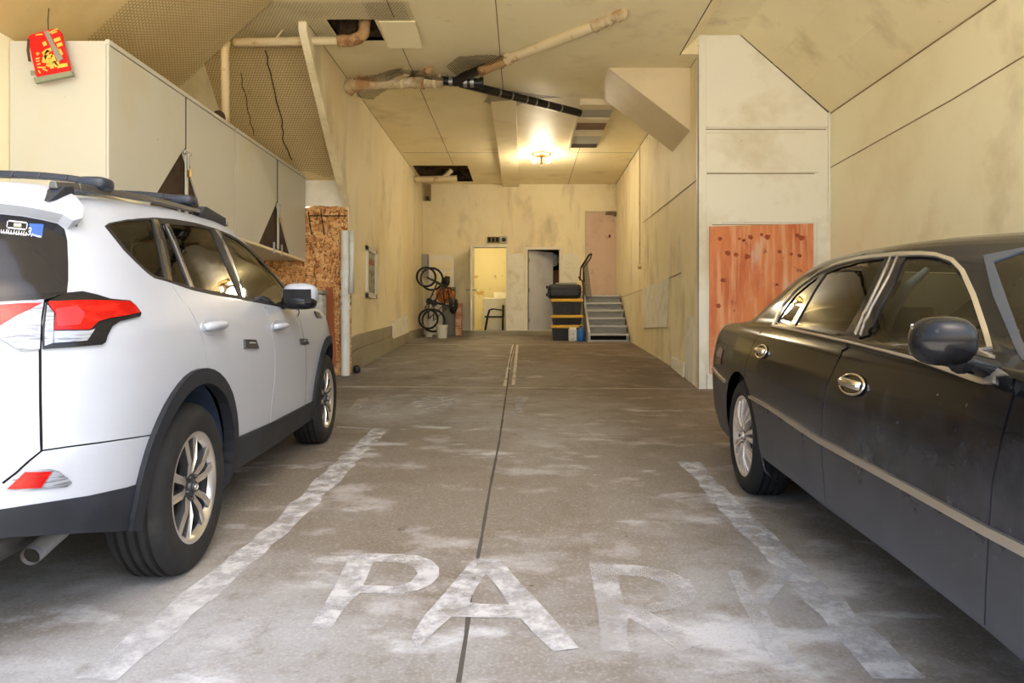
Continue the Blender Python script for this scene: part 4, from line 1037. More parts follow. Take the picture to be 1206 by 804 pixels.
# roof rails and crossbars
M_rail = mat('grey roof rail', rgb(92, 92, 90), .35, .6); M_bar = mat('blue black crossbar', rgb(34, 40, 52), .4)
yr = .605
rp = [car_px(RC, *p, yr) for p in ((62, 217.5), (90, 219.5), (127, 226), (179, 235), (227, 247), (250, 255.5), (266, 264))]
for sd in (1, -1):
    b = MC(); pts = [Vector((p.x, sd * p.y, p.z)) for p in rp]
    k = len(pts)
    for i in range(k - 1):
        a, c = pts[i], pts[i + 1]
        b.hexa([a + Vector((0, -.017, -.013)), a + Vector((0, .017, -.013)), c + Vector((0, .017, -.013)), c + Vector((0, -.017, -.013)), a + Vector((0, -.012, .013)), a + Vector((0, .012, .013)), c + Vector((0, .012, .013)), c + Vector((0, -.012, .013))])
    rail = b.build('roof_rail', M_rail, rav, bevel=.005)
    for (pa, pb) in (((55, 231), (82, 231)), ((232, 251), (262, 264))):
        q0 = car_px(RC, *pa, yr); q1 = car_px(RC, *pb, yr)
        b = MC(); b.prism([Vector((q0.x - .02, sd * (yr - .03), q0.z - .02)), Vector((q1.x, sd * (yr - .03), q1.z - .02)), Vector((q1.x - .02, sd * (yr - .02), q1.z + .035)), Vector((q0.x + .06, sd * (yr - .02), q0.z + .045))], (0, sd * .05, 0))
        b.build('rail_foot', M_bar, rail, bevel=.006)
for (pa, w) in (((118, 219.5), .045), ((221, 238), .045)):
    q = car_px(RC, *pa, yr)
    b = MC(); n = 12; pts = []
    for i in range(n + 1):
        y = -yr + 2 * yr * i / n; pts.append(Vector((q.x - .02, y, q.z + .012 + .03 * (1 - (y / yr) ** 4))))
    for a, c in zip(pts, pts[1:]):
        b.hexa([a + Vector((-.035, 0, -.012)), a + Vector((.035, 0, -.012)), c + Vector((.035, 0, -.012)), c + Vector((-.035, 0, -.012)), a + Vector((-.02, 0, .012)), a + Vector((.02, 0, .012)), c + Vector((.02, 0, .012)), c + Vector((-.02, 0, .012))])
    cb = b.build('roof_crossbar', M_bar, rav, bevel=.005)
    for sd in (1, -1):
        b = MC(); blob(b, (q.x, sd * (yr - .02), q.z + .008), (.055, .062, .028), 3.4); b.build('bar_clamp', M_bar, cb, smooth=True)
# ------------------------------------------------------------------ black town sedan (right)
def g_twn(l):
    return np.interp(l, [-1.3, -.6, -.2, .2, .7, 1.2, 1.7, 2.2], [.93, .94, .955, .975, .995, 1.0, .985, .95])
def t_twn(l, z):
    return np.interp(l, [-1.45, -.8, -.2, .4, 2.4, 3.0, 3.6, 4.1], [.93, .965, .992, 1.0, 1.0, .985, .96, .92])
twn_rings = [
    (.17, .17, .86, -1.22, 3.90), (.22, .22, .93, -1.34, 3.97), (.36, .36, .965, -1.41, 4.03), (.50, .50, .978, -1.42, 4.05), (.60, .60, .985, -1.40, 4.03),
    (.75, .75, .983, -1.37, 4.00), (.85, .85, .968, -1.36, 3.95), (.92, .915, .945, -1.35, 3.85), (.96, .957, .928, -1.33, 3.75), (.99, .982, .910, -1.26, 3.5),
    (1.02, 1.0, .893, -1.05, 3.0), (1.06, 1.018, .872, -.70, 2.42), (1.11, 1.055, .845, -.60, 2.28), (1.20, 1.145, .797, -.46, 2.12), (1.30, 1.24, .742, -.29, 1.95), (1.38, 1.315, .70, -.14, 1.82),
    (1.43, 1.352, .668, -.04, 1.74), (1.47, 1.380, .632, .04, 1.68), (1.51, 1.398, .59, .10, 1.63), (1.58, 1.415, .52, .16, 1.58), (1.72, 1.432, .38, .22, 1.52), (1.92, 1.445, .18, .28, 1.46), (2.10, 1.449, 0, .30, 1.42)]
TB = Body(twn_rings, g_twn, .985, .62, .80, 3.0, 2.6, t_twn, .75)
def frame_matrix(origin, f):
    f = Vector(f).normalized(); rt = f.cross(Vector((0, 0, 1))).normalized(); up = rt.cross(f)
    return Matrix(((f.x, -rt.x, up.x, origin[0]), (f.y, -rt.y, up.y, origin[1]), (f.z, -rt.z, up.z, origin[2]), (0, 0, 0, 1)))
ang = math.atan(.06); tw_hub = Vector((1.325, 4.28, 0))
f_t = Vector((-math.sin(ang), -math.cos(ang), -.0386)); o_t = tw_hub + Vector((math.cos(ang), -math.sin(ang), 0)) * .955
TM = frame_matrix((o_t.x, o_t.y, fz(o_t.y) - .012), f_t)
TC = Car(TB, TM, side=-1)
twn = thing('sedan', 'dusty black sedan with chrome window surround and chrome side strip, on the right', 'car')
twn.matrix_world = TM
M_bp = mat('dusty black car paint', (.006, .006, .007), .13, spec=.24, layers=[(rgb(66, 67, 72), 1.6, (1, 1, 1.4), .50, .78, .25, 9), (rgb(120, 120, 122), 30, (1, 1, 1), .64, .76, .25, 8)])
z_layer(M_bp, rgb(118, 121, 132), .42, 1.05, .42, .42, 8, .5)
M_bpl = mat('dirty black lower paint', rgb(44, 45, 47), .42, coat=.1, layers=[(rgb(86, 84, 82), 1.8, (1, 1, 1.5), .48, .72, .7, 9), (rgb(120, 116, 110), 26, (1, 1, 1), .62, .74, .4, 8)])
M_chT = mat('weathered chrome strip', rgb(196, 190, 180), .3, .85)
M_glT = glass('dark privacy glass', rgb(92, 86, 74), 1.5); M_intD = mat('dark grey leather', (.02, .02, .021), .5)
M_glT2 = glass('pale green car glass', rgb(232, 240, 230), 1.45)
M_alT = mat('silver alloy', rgb(212, 202, 194), .35, .6)
def T(p, **k): return TC.trace(p, **k)
Q_ = []
opr = openpoly(TC, 0, .385, z=.345, v0=.17, sx=1.08); opf = openpoly(TC, 3.15, .39, z=.345, v0=.17, sx=1.08)
sill = T([(905, 544), (934, 566), (974, 598), (1055, 657), (1159, 739), (1204, 778)])
voidt = [(sill[0][0] - .12, .17), (sill[0][0] - .12, sill[0][1])] + sill + [(sill[-1][0] + .5, sill[-1][1]), (sill[-1][0] + .5, .17)]
Q_ += [('opening', opr), ('opening', opf), ('void', voidt)]
dlo = T([(908, 385.2), (934.7, 390.2), (988.5, 402), (1035.6, 413.6), (1079.4, 425.2), (1123.2, 441), (1156.8, 452.6), (1166, 453), (1173, 443), (1172, 421.8), (1163.6, 388), (1150, 347.7), (1136.6, 319), (1123.2, 305.6), (1103, 299), (1086, 297.4), (1059, 297.8), (1015.5, 302.6), (988.5, 309), (968.3, 318), (948, 332.6), (931.3, 347.7), (917.8, 364.6)])
qg = T([(914, 379.5), (923.5, 364.5), (936, 348), (951, 335), (965, 324.5), (948, 352), (930, 382.3)])
rg = T([(972, 322), (990, 314.5), (1016, 308), (1042, 304.5), (1033, 320), (1013, 362), (993.5, 396.5), (965, 390), (935.5, 383.4), (952, 354)])
fg = T([(1067, 302.6), (1086, 302), (1103, 304), (1119, 310), (1131, 323), (1144, 351), (1157, 390), (1165.5, 422), (1167, 440), (1163, 446), (1156, 446.6), (1123, 435), (1080, 419.2), (1035, 407.4), (1019, 403.3), (1034, 366), (1054, 329)])
Q_ += [('quarter_glass', qg), ('rear_side_glass', rg), ('front_side_glass', fg)]
bp = T([(1044, 302.5), (1061, 300.5), (1050.8, 326), (1030, 364.6), (1013.5, 405), (995, 400.5), (1015, 363), (1035, 319)])
Q_ += [('bright_pillar', buf(T([(1050, 301), (1024, 356), (1007, 393)]), .007)), ('bright_pillar', buf(T([(1057.5, 301), (1047, 324), (1026, 362), (1013, 394)]), .006))]
Q_ += [('window_seal', grow(dlo, -.022)), ('window_chrome', dlo)]
mt = [(884, 465.5), (908, 478), (934.7, 494.5), (966, 514.2), (1065, 566), (1165, 619), (1204, 638)]; mb_ = [(1204, 651), (1165, 630.5), (1065, 575), (966, 520.8), (934.7, 500.3), (908, 482.2), (884, 468.3)]
mtu, mbu = T(mt), T(mb_); mol = mtu; Q_ += [('moulding', [*mtu, (mtu[-1][0] + .12, mtu[-1][1]), (mbu[0][0] + .12, mbu[0][1]), *mbu])]
s1 = T([(903, 386), (894, 394), (885.8, 408), (878.5, 428.5), (877, 449), (883, 462)]); s2 = T([(996, 404), (983.5, 432), (973.4, 455.5), (968.3, 482.4), (967.6, 510), (968.2, 541.6), (972, 590), (973.5, 596)])
s3 = T([(1199, 447), (1188.8, 482.4), (1180, 515), (1168.6, 568), (1164.8, 621), (1161, 689), (1159.5, 736)]); 
Q_ += [('gap', buf(s1, .006)), ('gap', buf(s2, .007)), ('gap', buf(s3, .006))]
tl = T([(843.5, 428), (845.5, 414), (849.5, 407.5), (852.5, 412), (850.5, 420), (849.5, 429)]); Q_ += [('tail_lamp', tl)]
bstrip = T([(840.3, 433.5), (846, 441.5), (854, 449.3)]); Q_ += [('bumper_strip', buf(bstrip, .02))]
wst = [(TB.U, 1.075), *T([(1205, 405), (1189, 361), (1170, 308), (1200, 297)]), (TB.U - .40, 1.455), (TB.U, 1.455)]
wsf = [(TB.U, 1.06), *T([(1205, 425), (1198, 416), (1169, 347), (1158, 301), (1204, 292)]), (TB.U - .40, 1.475), (TB.U, 1.475)]
Q_ += [('windscreen', wst), ('windscreen_trim', wsf)]
Q_ += [('rear_window', [(0, 1.10), (.62, 1.10), (.72, 1.25), (.70, 1.40), (0, 1.42)])]
vm = mol[3][1]
Q_ += [('door_rear', s1 + [(s1[-1][0] + .2, .30), (s2[-1][0], .26)] + s2[::-1] + [(s2[0][0] - .25, 1.44), (s1[0][0] + .25, 1.42)]), ('door_front', s2 + [(s2[-1][0], .24), (s3[-1][0], .24)] + s3[::-1] + [(s3[0][0] - .75, 1.44), (s2[0][0] - .25, 1.44)])]
Q_ += [('hood', [(TB.Uf - .9, .995), (TB.U, .995), (TB.U, 1.055), (TB.Uf - 1.1, 1.055)]), ('trunk_lid', [(0, .80), (.55, .80), (.75, .985), (1.25, 1.0), (1.1, 1.075), (0, 1.075)]), ('roof', [(0, 1.485), (TB.U, 1.485), (TB.U, 2.2), (0, 2.2)])]
sp_t = {'opening': dict(void=1), 'void': dict(void=1), 'gap': dict(mat=M_gap, off=-.008, skirt=False, name='panel_gap'),
    'quarter_glass': dict(mat=M_glT, off=-.006, skirt=False, name='window_pane', under='window_seal'), 'rear_side_glass': dict(mat=M_glT, off=-.006, skirt=False, name='window_pane', under='window_seal'), 'front_side_glass': dict(mat=M_glT2, off=-.006, skirt=False, name='window_pane', under='window_seal'),
    'bright_pillar': dict(mat=M_chT, off=.004, name='pillar_trim', under='window_seal'), 'window_seal': dict(mat=M_lblk, off=.0, depth=.03), 'window_chrome': dict(mat=M_chT, off=.008, depth=.02, name='window_trim'),
    'moulding': dict(mat=M_chT, off=.014, depth=.02, name='side_moulding'), 'tail_lamp': dict(mat=mat('smoked red lens', rgb(70, 26, 28), .15, coat=1), off=.006, name='tail_lamp'), 'bumper_strip': dict(mat=M_chT, off=.010, name='bumper_strip'),
    'windscreen': dict(mat=M_glT2, off=-.004, skirt=False, once=1, name='windscreen'), 'windscreen_trim': dict(mat=mat('dull windscreen trim', rgb(66, 72, 82), .4, .4), off=.003, once=1, name='windscreen_trim'),
    'rear_window': dict(mat=M_glT2, off=-.002, skirt=False, once=1, name='rear_window'), 'door_rear': dict(mat=M_bp, name='rear_door'), 'door_front': dict(mat=M_bp, name='front_door'), 'hood': dict(mat=M_bp, once=1, name='hood'),
    'trunk_lid': dict(mat=M_bp, once=1, name='trunk_lid'), 'roof': dict(mat=M_bp, once=1, skirt=False, name='roof_panel'), 'body': dict(mat=M_bp, once=1, skirt=False, name='body_shell')}
build_panels(TC, twn, Q_, sp_t, 'body')
WT = (M_tyre, M_alT, mat('grey alloy barrel', rgb(120, 112, 106), .4, .6), M_alT)
for l in (0, 3.15):
    for sd in (-1, 1): wheel(twn, (l, sd * .955, .342), sd, .350, .225, .238, 'multi', WT)
liner(twn, 0, .43, .90, M_dark, .345); liner(twn, 3.15, .43, .90, M_dark, .345)
b = MC(); b.box(-1.2, 3.6, -.6, .6, .2, .40); b.build('underbody', M_dark, twn, bevel=.02)
b = MC(); b.box(-.5, 2.4, -.84, .84, .36, .44); b.build('cabin_floor', M_int, twn)
b = MC(); b.box(-.75, -.15, -.74, .74, .93, .98); b.build('parcel_shelf', M_intg, twn)
for y in (-.40, .40): seat(twn, 1.05, y, M_intD, .25, .46, .50)
seat(twn, .12, 0, M_intD, .66, .44, .50, hr=False)
b = MC(); b.tube([car_px(TC, 1092, 317, .60), car_px(TC, 1068, 338, .63), car_px(TC, 1049, 370, .68), car_px(TC, 1036, 402, .72)], [.012, .02, .022, .022], 8); b.build('seat_belt', M_intg, twn, smooth=True)
dash(twn, 1.95, 2.4, .76, .72, .96, M_int); steering(twn, 1.72, -.40, .92, M_int)
handle(TC, twn, 1004.7, 453, .17, .060, M_chrome, M_lblk, .016, ringm=M_chrome); handle(TC, twn, 897.6, 414, .15, .056, M_chrome, M_lblk, .016, ringm=M_chrome)
# wing mirrors: rounded black housing with a chrome-faced arm
def mirror_t():
    c = car_px(TC, 1108, 401, 1.075)
    def sh(q):
        k = 1 - .22 * (q.y / .1 if q.y > 0 else 0); return Vector((q.x, q.y, q.z * k + (.012 if q.y > 0 else 0)))
    for sd in (1, -1):
        b = MC(); blob(b, (c.x + .01, sd * c.y, c.z), (.060, .076, .062), 2.6, 28, 18); mr = b.build('wing_mirror', M_bp, twn, smooth=True)
        b = MC(); b.box(c.x - .056, c.x - .050, sd * (c.y - .05), sd * (c.y + .05), c.z - .04, c.z + .04); b.build('mirror_glass', M_chrome, mr, bevel=.004)
        p1 = car_px(TC, 1131, 424, .985); p2 = car_px(TC, 1156, 440, .93)
        b = MC(); b.tube([(c.x, sd * (c.y - .05), c.z - .055), (p1.x, sd * .99, p1.z), (p2.x, sd * .90, p2.z + .01)], [.030, .026, .030], 12); b.build('mirror_arm', M_lblk, mr, smooth=True)
        b = MC(); q = [car_px(TC, *p, .925) for p in ((1128, 428), (1150, 424), (1166, 441), (1164, 447), (1150, 443))]
        b.prism([Vector((p.x, sd * p.y, p.z)) for p in q], (0, -sd * .03, 0)); b.build('mirror_sail', M_lblk, mr, bevel=.004)
mirror_t()
# ------------------------------------------------------------------ helpers for things placed in the world
def mk(name, label, cat, loc, group=None, rot=(0, 0, 0)): return thing(name, label, cat, loc, rot, group)
def ray_plane(px, py, A, B):
    """pixel onto the vertical plane through ground points A, B (x, y)"""
    dx, dy = (px - CX) / F, 1.0; ex, ey = B[0] - A[0], B[1] - A[1]
    t = (A[0] * ey - A[1] * ex) / (dx * ey - dy * ex); return Vector((dx * t, dy * t, CZ - (py - CY) / F * t))
M_wood = mat('weathered grey wood', rgb(150, 142, 130), .75, layers=[(rgb(110, 100, 88), 5, (1, 1, 6), .5, .65, .7, 6)])
M_brown = mat('dark brown plywood', rgb(70, 50, 36), .7, layers=[(rgb(40, 28, 20), 6, (1, 1, 1), .5, .65, .7)])
M_steel = mat('dull galvanised steel', rgb(170, 170, 166), .4, .8)
M_black = mat('black plastic', (.012, .012, .013), .45)
M_blackm = mat('black matte metal', (.015, .015, .016), .4, .3)
M_cab = mat('off white cabinet paint', rgb(206, 203, 190), .5, layers=[(rgb(204, 194, 164), 1.4, (1, 1, .6), .5, .7, .7), (rgb(128, 116, 96), 14, (1, 1, 1), .71, .77, .6, 8)], bump=(16, (1, 1, .4), .2, .006))
# ------------------------------------------------------------------ wall cabinets
A_, B_ = (-3.20, 5.44), (-3.05, 9.88)
def Cb(px, py): return ray_plane(px, py, A_, B_)
def topy(px): return 208.3 + .672 * (px - 360.3)
def boty(px): return 306.6 + .345 * (px - 357.9)
def zT(y): return 3.355 + (3.236 - 3.355) * (y - 5.44) / 4.44
def zBt(y): return 2.18 + (2.063 - 2.18) * (y - 5.44) / 4.44
def cab_unit(xa, xb, xm, label, tri, lockc):
    pa, pb = Cb(xa, 200), Cb(xb, 200); Xw = XBL + .005
    r = mk('wall_cabinet', label, 'cabinet', (Xw, (pa.y + pb.y) / 2, zBt(pb.y)), 'off white cabinets on the left wall')
    def fr(y): return A_[0] + (B_[0] - A_[0]) * (y - A_[1]) / (B_[1] - A_[1])
    def slab(b, x0f, x1f, y0, y1, z0f, z1f):
        b.hexa([Vector((x0f(y0), y0, z0f(y0))), Vector((x1f(y0), y0, z0f(y0))), Vector((x1f(y1), y1, z0f(y1))), Vector((x0f(y1), y1, z0f(y1))), Vector((x0f(y0), y0, z1f(y0))), Vector((x1f(y0), y0, z1f(y0))), Vector((x1f(y1), y1, z1f(y1))), Vector((x0f(y1), y1, z1f(y1)))])
    W = lambda y: Xw; ff = lambda y: fr(y) - .022
    b = MB(); slab(b, lambda y: Xw + .016, ff, pa.y + .021, pb.y - .021, zBt, lambda y: zBt(y) + .03); slab(b, lambda y: Xw + .016, ff, pa.y + .021, pb.y - .021, lambda y: zT(y) - .03, zT)
    slab(b, W, ff, pa.y, pa.y + .02, zBt, zT); slab(b, W, ff, pb.y - .02, pb.y, zBt, zT); slab(b, W, lambda y: Xw + .015, pa.y + .021, pb.y - .021, zBt, zT)
    b.build('body', M_cab, r, bevel=.002)
    b = MB(); slab(b, lambda y: fr(y) - .06, lambda y: fr(y) - .05, pa.y + .03, pb.y - .03, lambda y: zBt(y) + .03, lambda y: zT(y) - .03); b.build('inner_panel', M_brown, r)
    def q(px, zf, d=0):
        p = Cb(px, 300); z = zf(p.y) if callable(zf) else zf; return Vector((p.x + d, p.y, z))
    (ax, ay), (lx, ly), (rx, ry) = tri
    za = Cb(ax, ay).z; top = lambda y: zT(y) - .028; bot = lambda y: zBt(y) + .012
    for (x0, x1, side) in ((xa + .2, xm - .7, -1), (xm + .7, xb - .2, 1)):
        b = MB()
        if side < 0: pts = [q(x0, bot), q(lx, bot), q(ax - .8, za), q(x1, za + .05), q(x1, top), q(x0, top)]
        else: pts = [q(x1, bot), q(x1, top), q(x0, top), q(x0, za + .05), q(ax + .8, za), q(rx, bot)]
        b.prism(pts, (-.02, 0, 0)); b.build('door', M_cab, r, bevel=.002)
    b = MB(); b.prism([q(lx + .6, bot, -.012), q(ax - .6, za - .02, -.012), q(ax - .6, bot, -.012)], (-.012, 0, 0)); b.build('corner_plate', M_brown, r)
    b = MB(); b.prism([q(rx - .6, bot, -.012), q(ax + .6, za - .02, -.012), q(ax + .6, bot, -.012)], (-.012, 0, 0)); b.build('corner_plate', M_brown, r)
    c = q(xm, za, .002); zb_ = zBt(c.y)
    b = MB(); b.box(c.x - .004, c.x + .012, c.y - .022, c.y + .022, zb_ + .02, za + .02); b.build('centre_batten', M_cab, r, bevel=.003)
    b = MB(); b.box(c.x - .02, c.x - .003, c.y - .012, c.y + .012, za, zT(c.y) - .03); b.build('door_gap', M_dark, r)
    b = MB(); b.box(c.x, c.x + .022, c.y - .07, c.y + .07, za - .01, za + .02); b.box(c.x + .012, c.x + .03, c.y - .02, c.y + .02, za - .16, za)
    hs = b.build('hasp', M_steel, r, bevel=.003)
    b = MB(); b.box(c.x + .02, c.x + .045, c.y - .026, c.y + .026, za - .22, za - .16); b.tube([(c.x + .032, c.y - .018, za - .16), (c.x + .032, c.y - .018, za - .13), (c.x + .032, c.y, za - .115), (c.x + .032, c.y + .018, za - .13), (c.x + .032, c.y + .018, za - .16)], .004, 8)
    b.build('padlock', mat('brass padlock', rgb(176, 150, 96), .35, .9), hs, bevel=.004)
    for dx in (-.14, .14):
        b = MB(); b.box(c.x - .01, c.x + .012, c.y + dx - .012, c.y + dx + .012, za - .62, za - .48); b.build('bolt_plate', M_steel, r, bevel=.003)
    b = MB(); slab(b, lambda y: fr(y) - .03, lambda y: fr(y) + .004, pa.y, pb.y, lambda y: zT(y) - .026, lambda y: zT(y) + .012); b.build('top_moulding', M_cab, r, bevel=.003)
    b = MB(); slab(b, lambda y: fr(y) - .03, lambda y: fr(y) + .006, pa.y, pb.y, lambda y: zBt(y) - .02, lambda y: zBt(y) + .008); b.build('bottom_rail', M_ceil, r)
    b = MB(); slab(b, lambda y: fr(y) - .001, lambda y: fr(y) + .002, pa.y + .01, pb.y - .01, lambda y: zT(y) - .034, lambda y: zT(y) - .028); b.build('shadow_strip', M_seam, r)  # solid dark strip painted as the shadow line under the moulding
cab_unit(128, 276.6, 219, 'longer off white wall cabinet nearest the street, brown triangular plates at its door split', ((215, 179), (176, 0), (243, 0)), None)
cab_unit(277.4, 360, 327, 'shorter off white wall cabinet next to the strand board', ((325.6, 241), (305, 0), (342, 0)), None)
# ------------------------------------------------------------------ red paper decoration
M_redp = mat('red paper', rgb(222, 22, 18), .5); M_yel = mat('yellow brush strokes', rgb(240, 196, 84), .5); M_tape = mat('grey cloth tape', rgb(150, 146, 136), .6)
Yr = 5.36
rd = mk('paper_decoration', 'red paper decoration with yellow characters, taped at the street end of the cabinets', 'decoration', P(58, 63, Yr))
def plate(b, pts, Y, th=.004): b.prism([P(x, y, Y) for x, y in pts], (0, th, 0))
b = MB(); plate(b, [(32.5, 44), (36, 40.5), (60, 34), (67, 33.5), (71, 38), (75, 56), (81.5, 79), (80, 84), (46, 92), (43, 91), (37, 66)], Yr, .03); b.build('red_card', M_redp, rd, bevel=.003)
b = MB(); plate(b, [(39.5, 91.5), (84, 83), (86, 88.5), (41, 98)], Yr - .004, .03); plate(b, [(35.5, 83), (41, 82.5), (41.5, 88), (36, 88.5)], Yr + .005, .01); b.build('holder_strip', mat('grey green strip', rgb(140, 144, 120), .6), rd, bevel=.002)
def strokes(lst, Y, wpx, name, m, par):
    b = MB()
    for s_ in lst:
        for (a, c) in zip(s_, s_[1:]):
            dx, dy = c[0] - a[0], c[1] - a[1]; L = math.hypot(dx, dy) or 1; nx, ny = -dy / L * wpx / 2, dx / L * wpx / 2
            b.prism([P(*p, Y) for p in ((a[0] + nx, a[1] + ny), (a[0] - nx, a[1] - ny), (c[0] - nx, c[1] - ny), (c[0] + nx, c[1] + ny))], (0, .002, 0))
    return b.build(name, m, par)
def z5(l): return [[(20 + x / 8.93, 20 + y / 8.93) for x, y in s_] for s_ in l]
strokes(z5([[(280, 260), (300, 300)], [(390, 250), (455, 225)], [(270, 390), (320, 350), (360, 340)], [(330, 350), (290, 420), (280, 480)], [(300, 400), (330, 500), (320, 520)], [(350, 440), (370, 540)], [(420, 300), (475, 280)], [(410, 330), (430, 380)], [(440, 340), (470, 400)], [(380, 470), (420, 520), (500, 505), (530, 500)], [(330, 420), (370, 400), (400, 480), (440, 490)]]), Yr - .003, 4.2, 'big_character', M_yel, rd)
strokes(z5([[(200, 385), (235, 385)], [(215, 370), (215, 405)], [(195, 440), (240, 430)], [(200, 465), (235, 460)], [(210, 500), (245, 490)], [(215, 530), (300, 530)], [(225, 560), (245, 590)], [(270, 545), (320, 565)], [(195, 190), (270, 180)], [(340, 165), (430, 120)], [(360, 175), (420, 150)]]), Yr - .003, 1.5, 'small_characters', M_yel, rd)
b = MB(); plate(b, [(51.5, 37.5), (57, 36), (63, 50), (74.5, 69), (68, 73), (60, 55)], Yr - .006, .002); b.build('tape', M_tape, rd)
b = MB(); b.tube([P(57, 36, Yr), P(56.5, 24, Yr), P(57.5, 10, Yr + .05)], .004, 6); b.tube([P(34, 46, Yr), P(33, 60, Yr), P(35, 72, Yr)], .01, 5); b.build('hanging_wire', M_seam, rd)
# ------------------------------------------------------------------ chicken wire (hexagonal mesh, each wire a thin ribbon)
M_netd = mat('dark netting wire', rgb(44, 33, 22), .8)
M_net = mat('rusty netting wire', rgb(70, 52, 34), .7, .2)
def hexnet(fn, a1, b1, cell, w, inside=None, sag=.02, seed=0):
    """fn(a, b) -> (point, normal); a, b in metres"""
    b = MB(); s3 = math.sqrt(3); r = cell / s3; rnd = random.Random(seed); done = set(); cache = {}
    def pt(a, c):
        k = (round(a, 4), round(c, 4))
        if k not in cache:
            p, n = fn(a, c); h = sag * .9 * mnoise.noise(Vector((a * 1.7 + seed, c * 1.7, 3.3))) + .004 * mnoise.noise(Vector((a * 9, c * 9, seed)))
            cache[k] = p + n * (h + sag)
        return cache[k]
    i = 0; y = 0.0
    while y < b1 + r:
        x = (cell / 2 if i % 2 else 0)
        while x < a1 + cell:
            c = [(x + r * math.sin(PI / 3 * k), y + r * math.cos(PI / 3 * k)) for k in range(4)]
            for p, q in ((c[0], c[1]), (c[1], c[2]), (c[2], c[3])):
                m = ((p[0] + q[0]) / 2, (p[1] + q[1]) / 2)
                if not (0 <= m[0] <= a1 and 0 <= m[1] <= b1) or (inside and not inside(*m)): continue
                P0, P1 = pt(*p), pt(*q); d = (P1 - P0); _, n = fn(*m); s = d.cross(n).normalized() * w / 2
                b.poly([P0 - s, P0 + s, P1 + s, P1 - s])
            x += cell
        y += r * 1.5; i += 1
    return b
# on the sloping panel above the cabinets
NA, NB = (-2.65, ZC), (XBL, 3.38); sl = Vector((NA[0] - NB[0], 0, NA[1] - NB[1])); SL = sl.length; sl.normalize(); nrm = Vector((sl.z, 0, -sl.x))
def f1(a, c): return Vector((NB[0], 6.02 + c, NB[1])) + sl * a, nrm
nb = hexnet(f1, SL, 1.45, .036, .0032, sag=.012, seed=1)
o = nb.build('wire_netting', M_net); tag(o, 'hexagonal wire netting stapled to the sloping panel above the long cabinet', 'netting', 'wire netting on the soffits')
d2 = Vector((0, 8.6 - YO, 1.4)); D2 = d2.length; d2.normalize(); n2 = Vector((0, -1.4, 8.6 - YO)).normalized()
def f2(a, c): return Vector((XBL, YO, 3.2)) + Vector((a, 0, 0)) + d2 * c, n2
nb = hexnet(f2, XL - XBL - .1, D2, .036, .0036, inside=lambda a, c: c > .12 + .05 * math.sin(a * 9), sag=.015, seed=2)
o = nb.build('wire_netting', M_net); tag(o, 'hexagonal wire netting hung over the steep soffit above the strand board', 'netting', 'wire netting on the soffits')
def fc(x0, y0): return lambda a, c: (Vector((x0 + a, y0 + c, ZC - .006)), Vector((0, 0, -1)))
nb = hexnet(fc(XBL + .4, 7.5), 2.3, 1.1, .036, .0032, inside=lambda a, c: not (1.35 < a < 1.95 and .43 < c < 1.1), sag=.01, seed=3)
nb2 = hexnet(fc(-1.72, 7.5), .5, .45, .036, .0032, sag=.004, seed=4); k = len(nb.v); nb.v += nb2.v; nb.f += [tuple(i + k for i in f) for f in nb2.f]; nb.m += nb2.m
o = nb.build('wire_netting', M_net); tag(o, 'wire netting pinned flat to the ceiling round the square pipe opening', 'netting')
# ragged netting round the wrapped pipe, centre
def blobin(pts):
    return lambda a, c: inpoly((a, c), pts)
nb = hexnet(fc(-2.42, 9.1), 1.5, 1.3, .040, .010, inside=blobin([(0, 1.2), (.1, .5), (.5, .25), (.8, 0), (1.1, .1), (1.45, .55), (1.4, .8), (.9, .75), (.5, .95), (.2, 1.3)]), sag=.10, seed=5)
o = nb.build('wire_netting', M_netd); tag(o, 'torn wire netting sagging along the thick wrapped pipe', 'netting')
nb = hexnet(fc(-1.0, 8.75), .9, .9, .040, .010, inside=blobin([(.1, .8), (.0, .45), (.2, .05), (.5, .0), (.8, .1), (.75, .5), (.4, .8)]), sag=.07, seed=6)
o = nb.build('wire_netting', M_netd); tag(o, 'small torn flap of netting where the ceiling pipes meet', 'netting')
nb = hexnet(fc(-.6, 10.1), 1.3, .9, .040, .010, inside=blobin([(0, .6), (.1, .15), (.45, .0), (.8, .2), (1.2, .35), (.7, .5), (.5, .85), (.2, .85)]), sag=.07, seed=7)
o = nb.build('wire_netting', M_netd); tag(o, 'torn netting scrap behind the black pipe at the end of the beam', 'netting')
random.seed(5)
def wire(label, pts, r=.006, m=None):
    b = MB(); q = []
    for a, c in zip(pts, pts[1:]):
        a, c = Vector(a), Vector(c)
        for t in np.linspace(0, 1, 6)[:-1]: q.append(a.lerp(c, t) + Vector((random.uniform(-1, 1), random.uniform(-1, 1), random.uniform(-1, 1))) * .012)
    q.append(Vector(pts[-1])); b.tube(q, r, 5); o = b.build('wire', m or M_net); tag(o, label, 'wire')
Ys = lambda py: None
def soff(px, py):     # pixel on the end soffit
    lo, hi = 8.0, 10.2
    for _ in range(40):
        m = (lo + hi) / 2; z = CZ - (py - CY) * m / F; zs = 3.2 + (YO - m) * 1.037
        if z < zs: lo = m
        else: hi = m
    return P(px, py, lo - .03)
wire('dark wire hanging in front of the steep soffit, reaching the shorter cabinet', [soff(312, 60), soff(322, 100), soff(331, 140), soff(334, 165), soff(344, 188)], .007)
wire('thin dark wire down the soffit, left of the longer wire', [soff(283, 85), soff(291, 125), soff(299, 160)], .005)
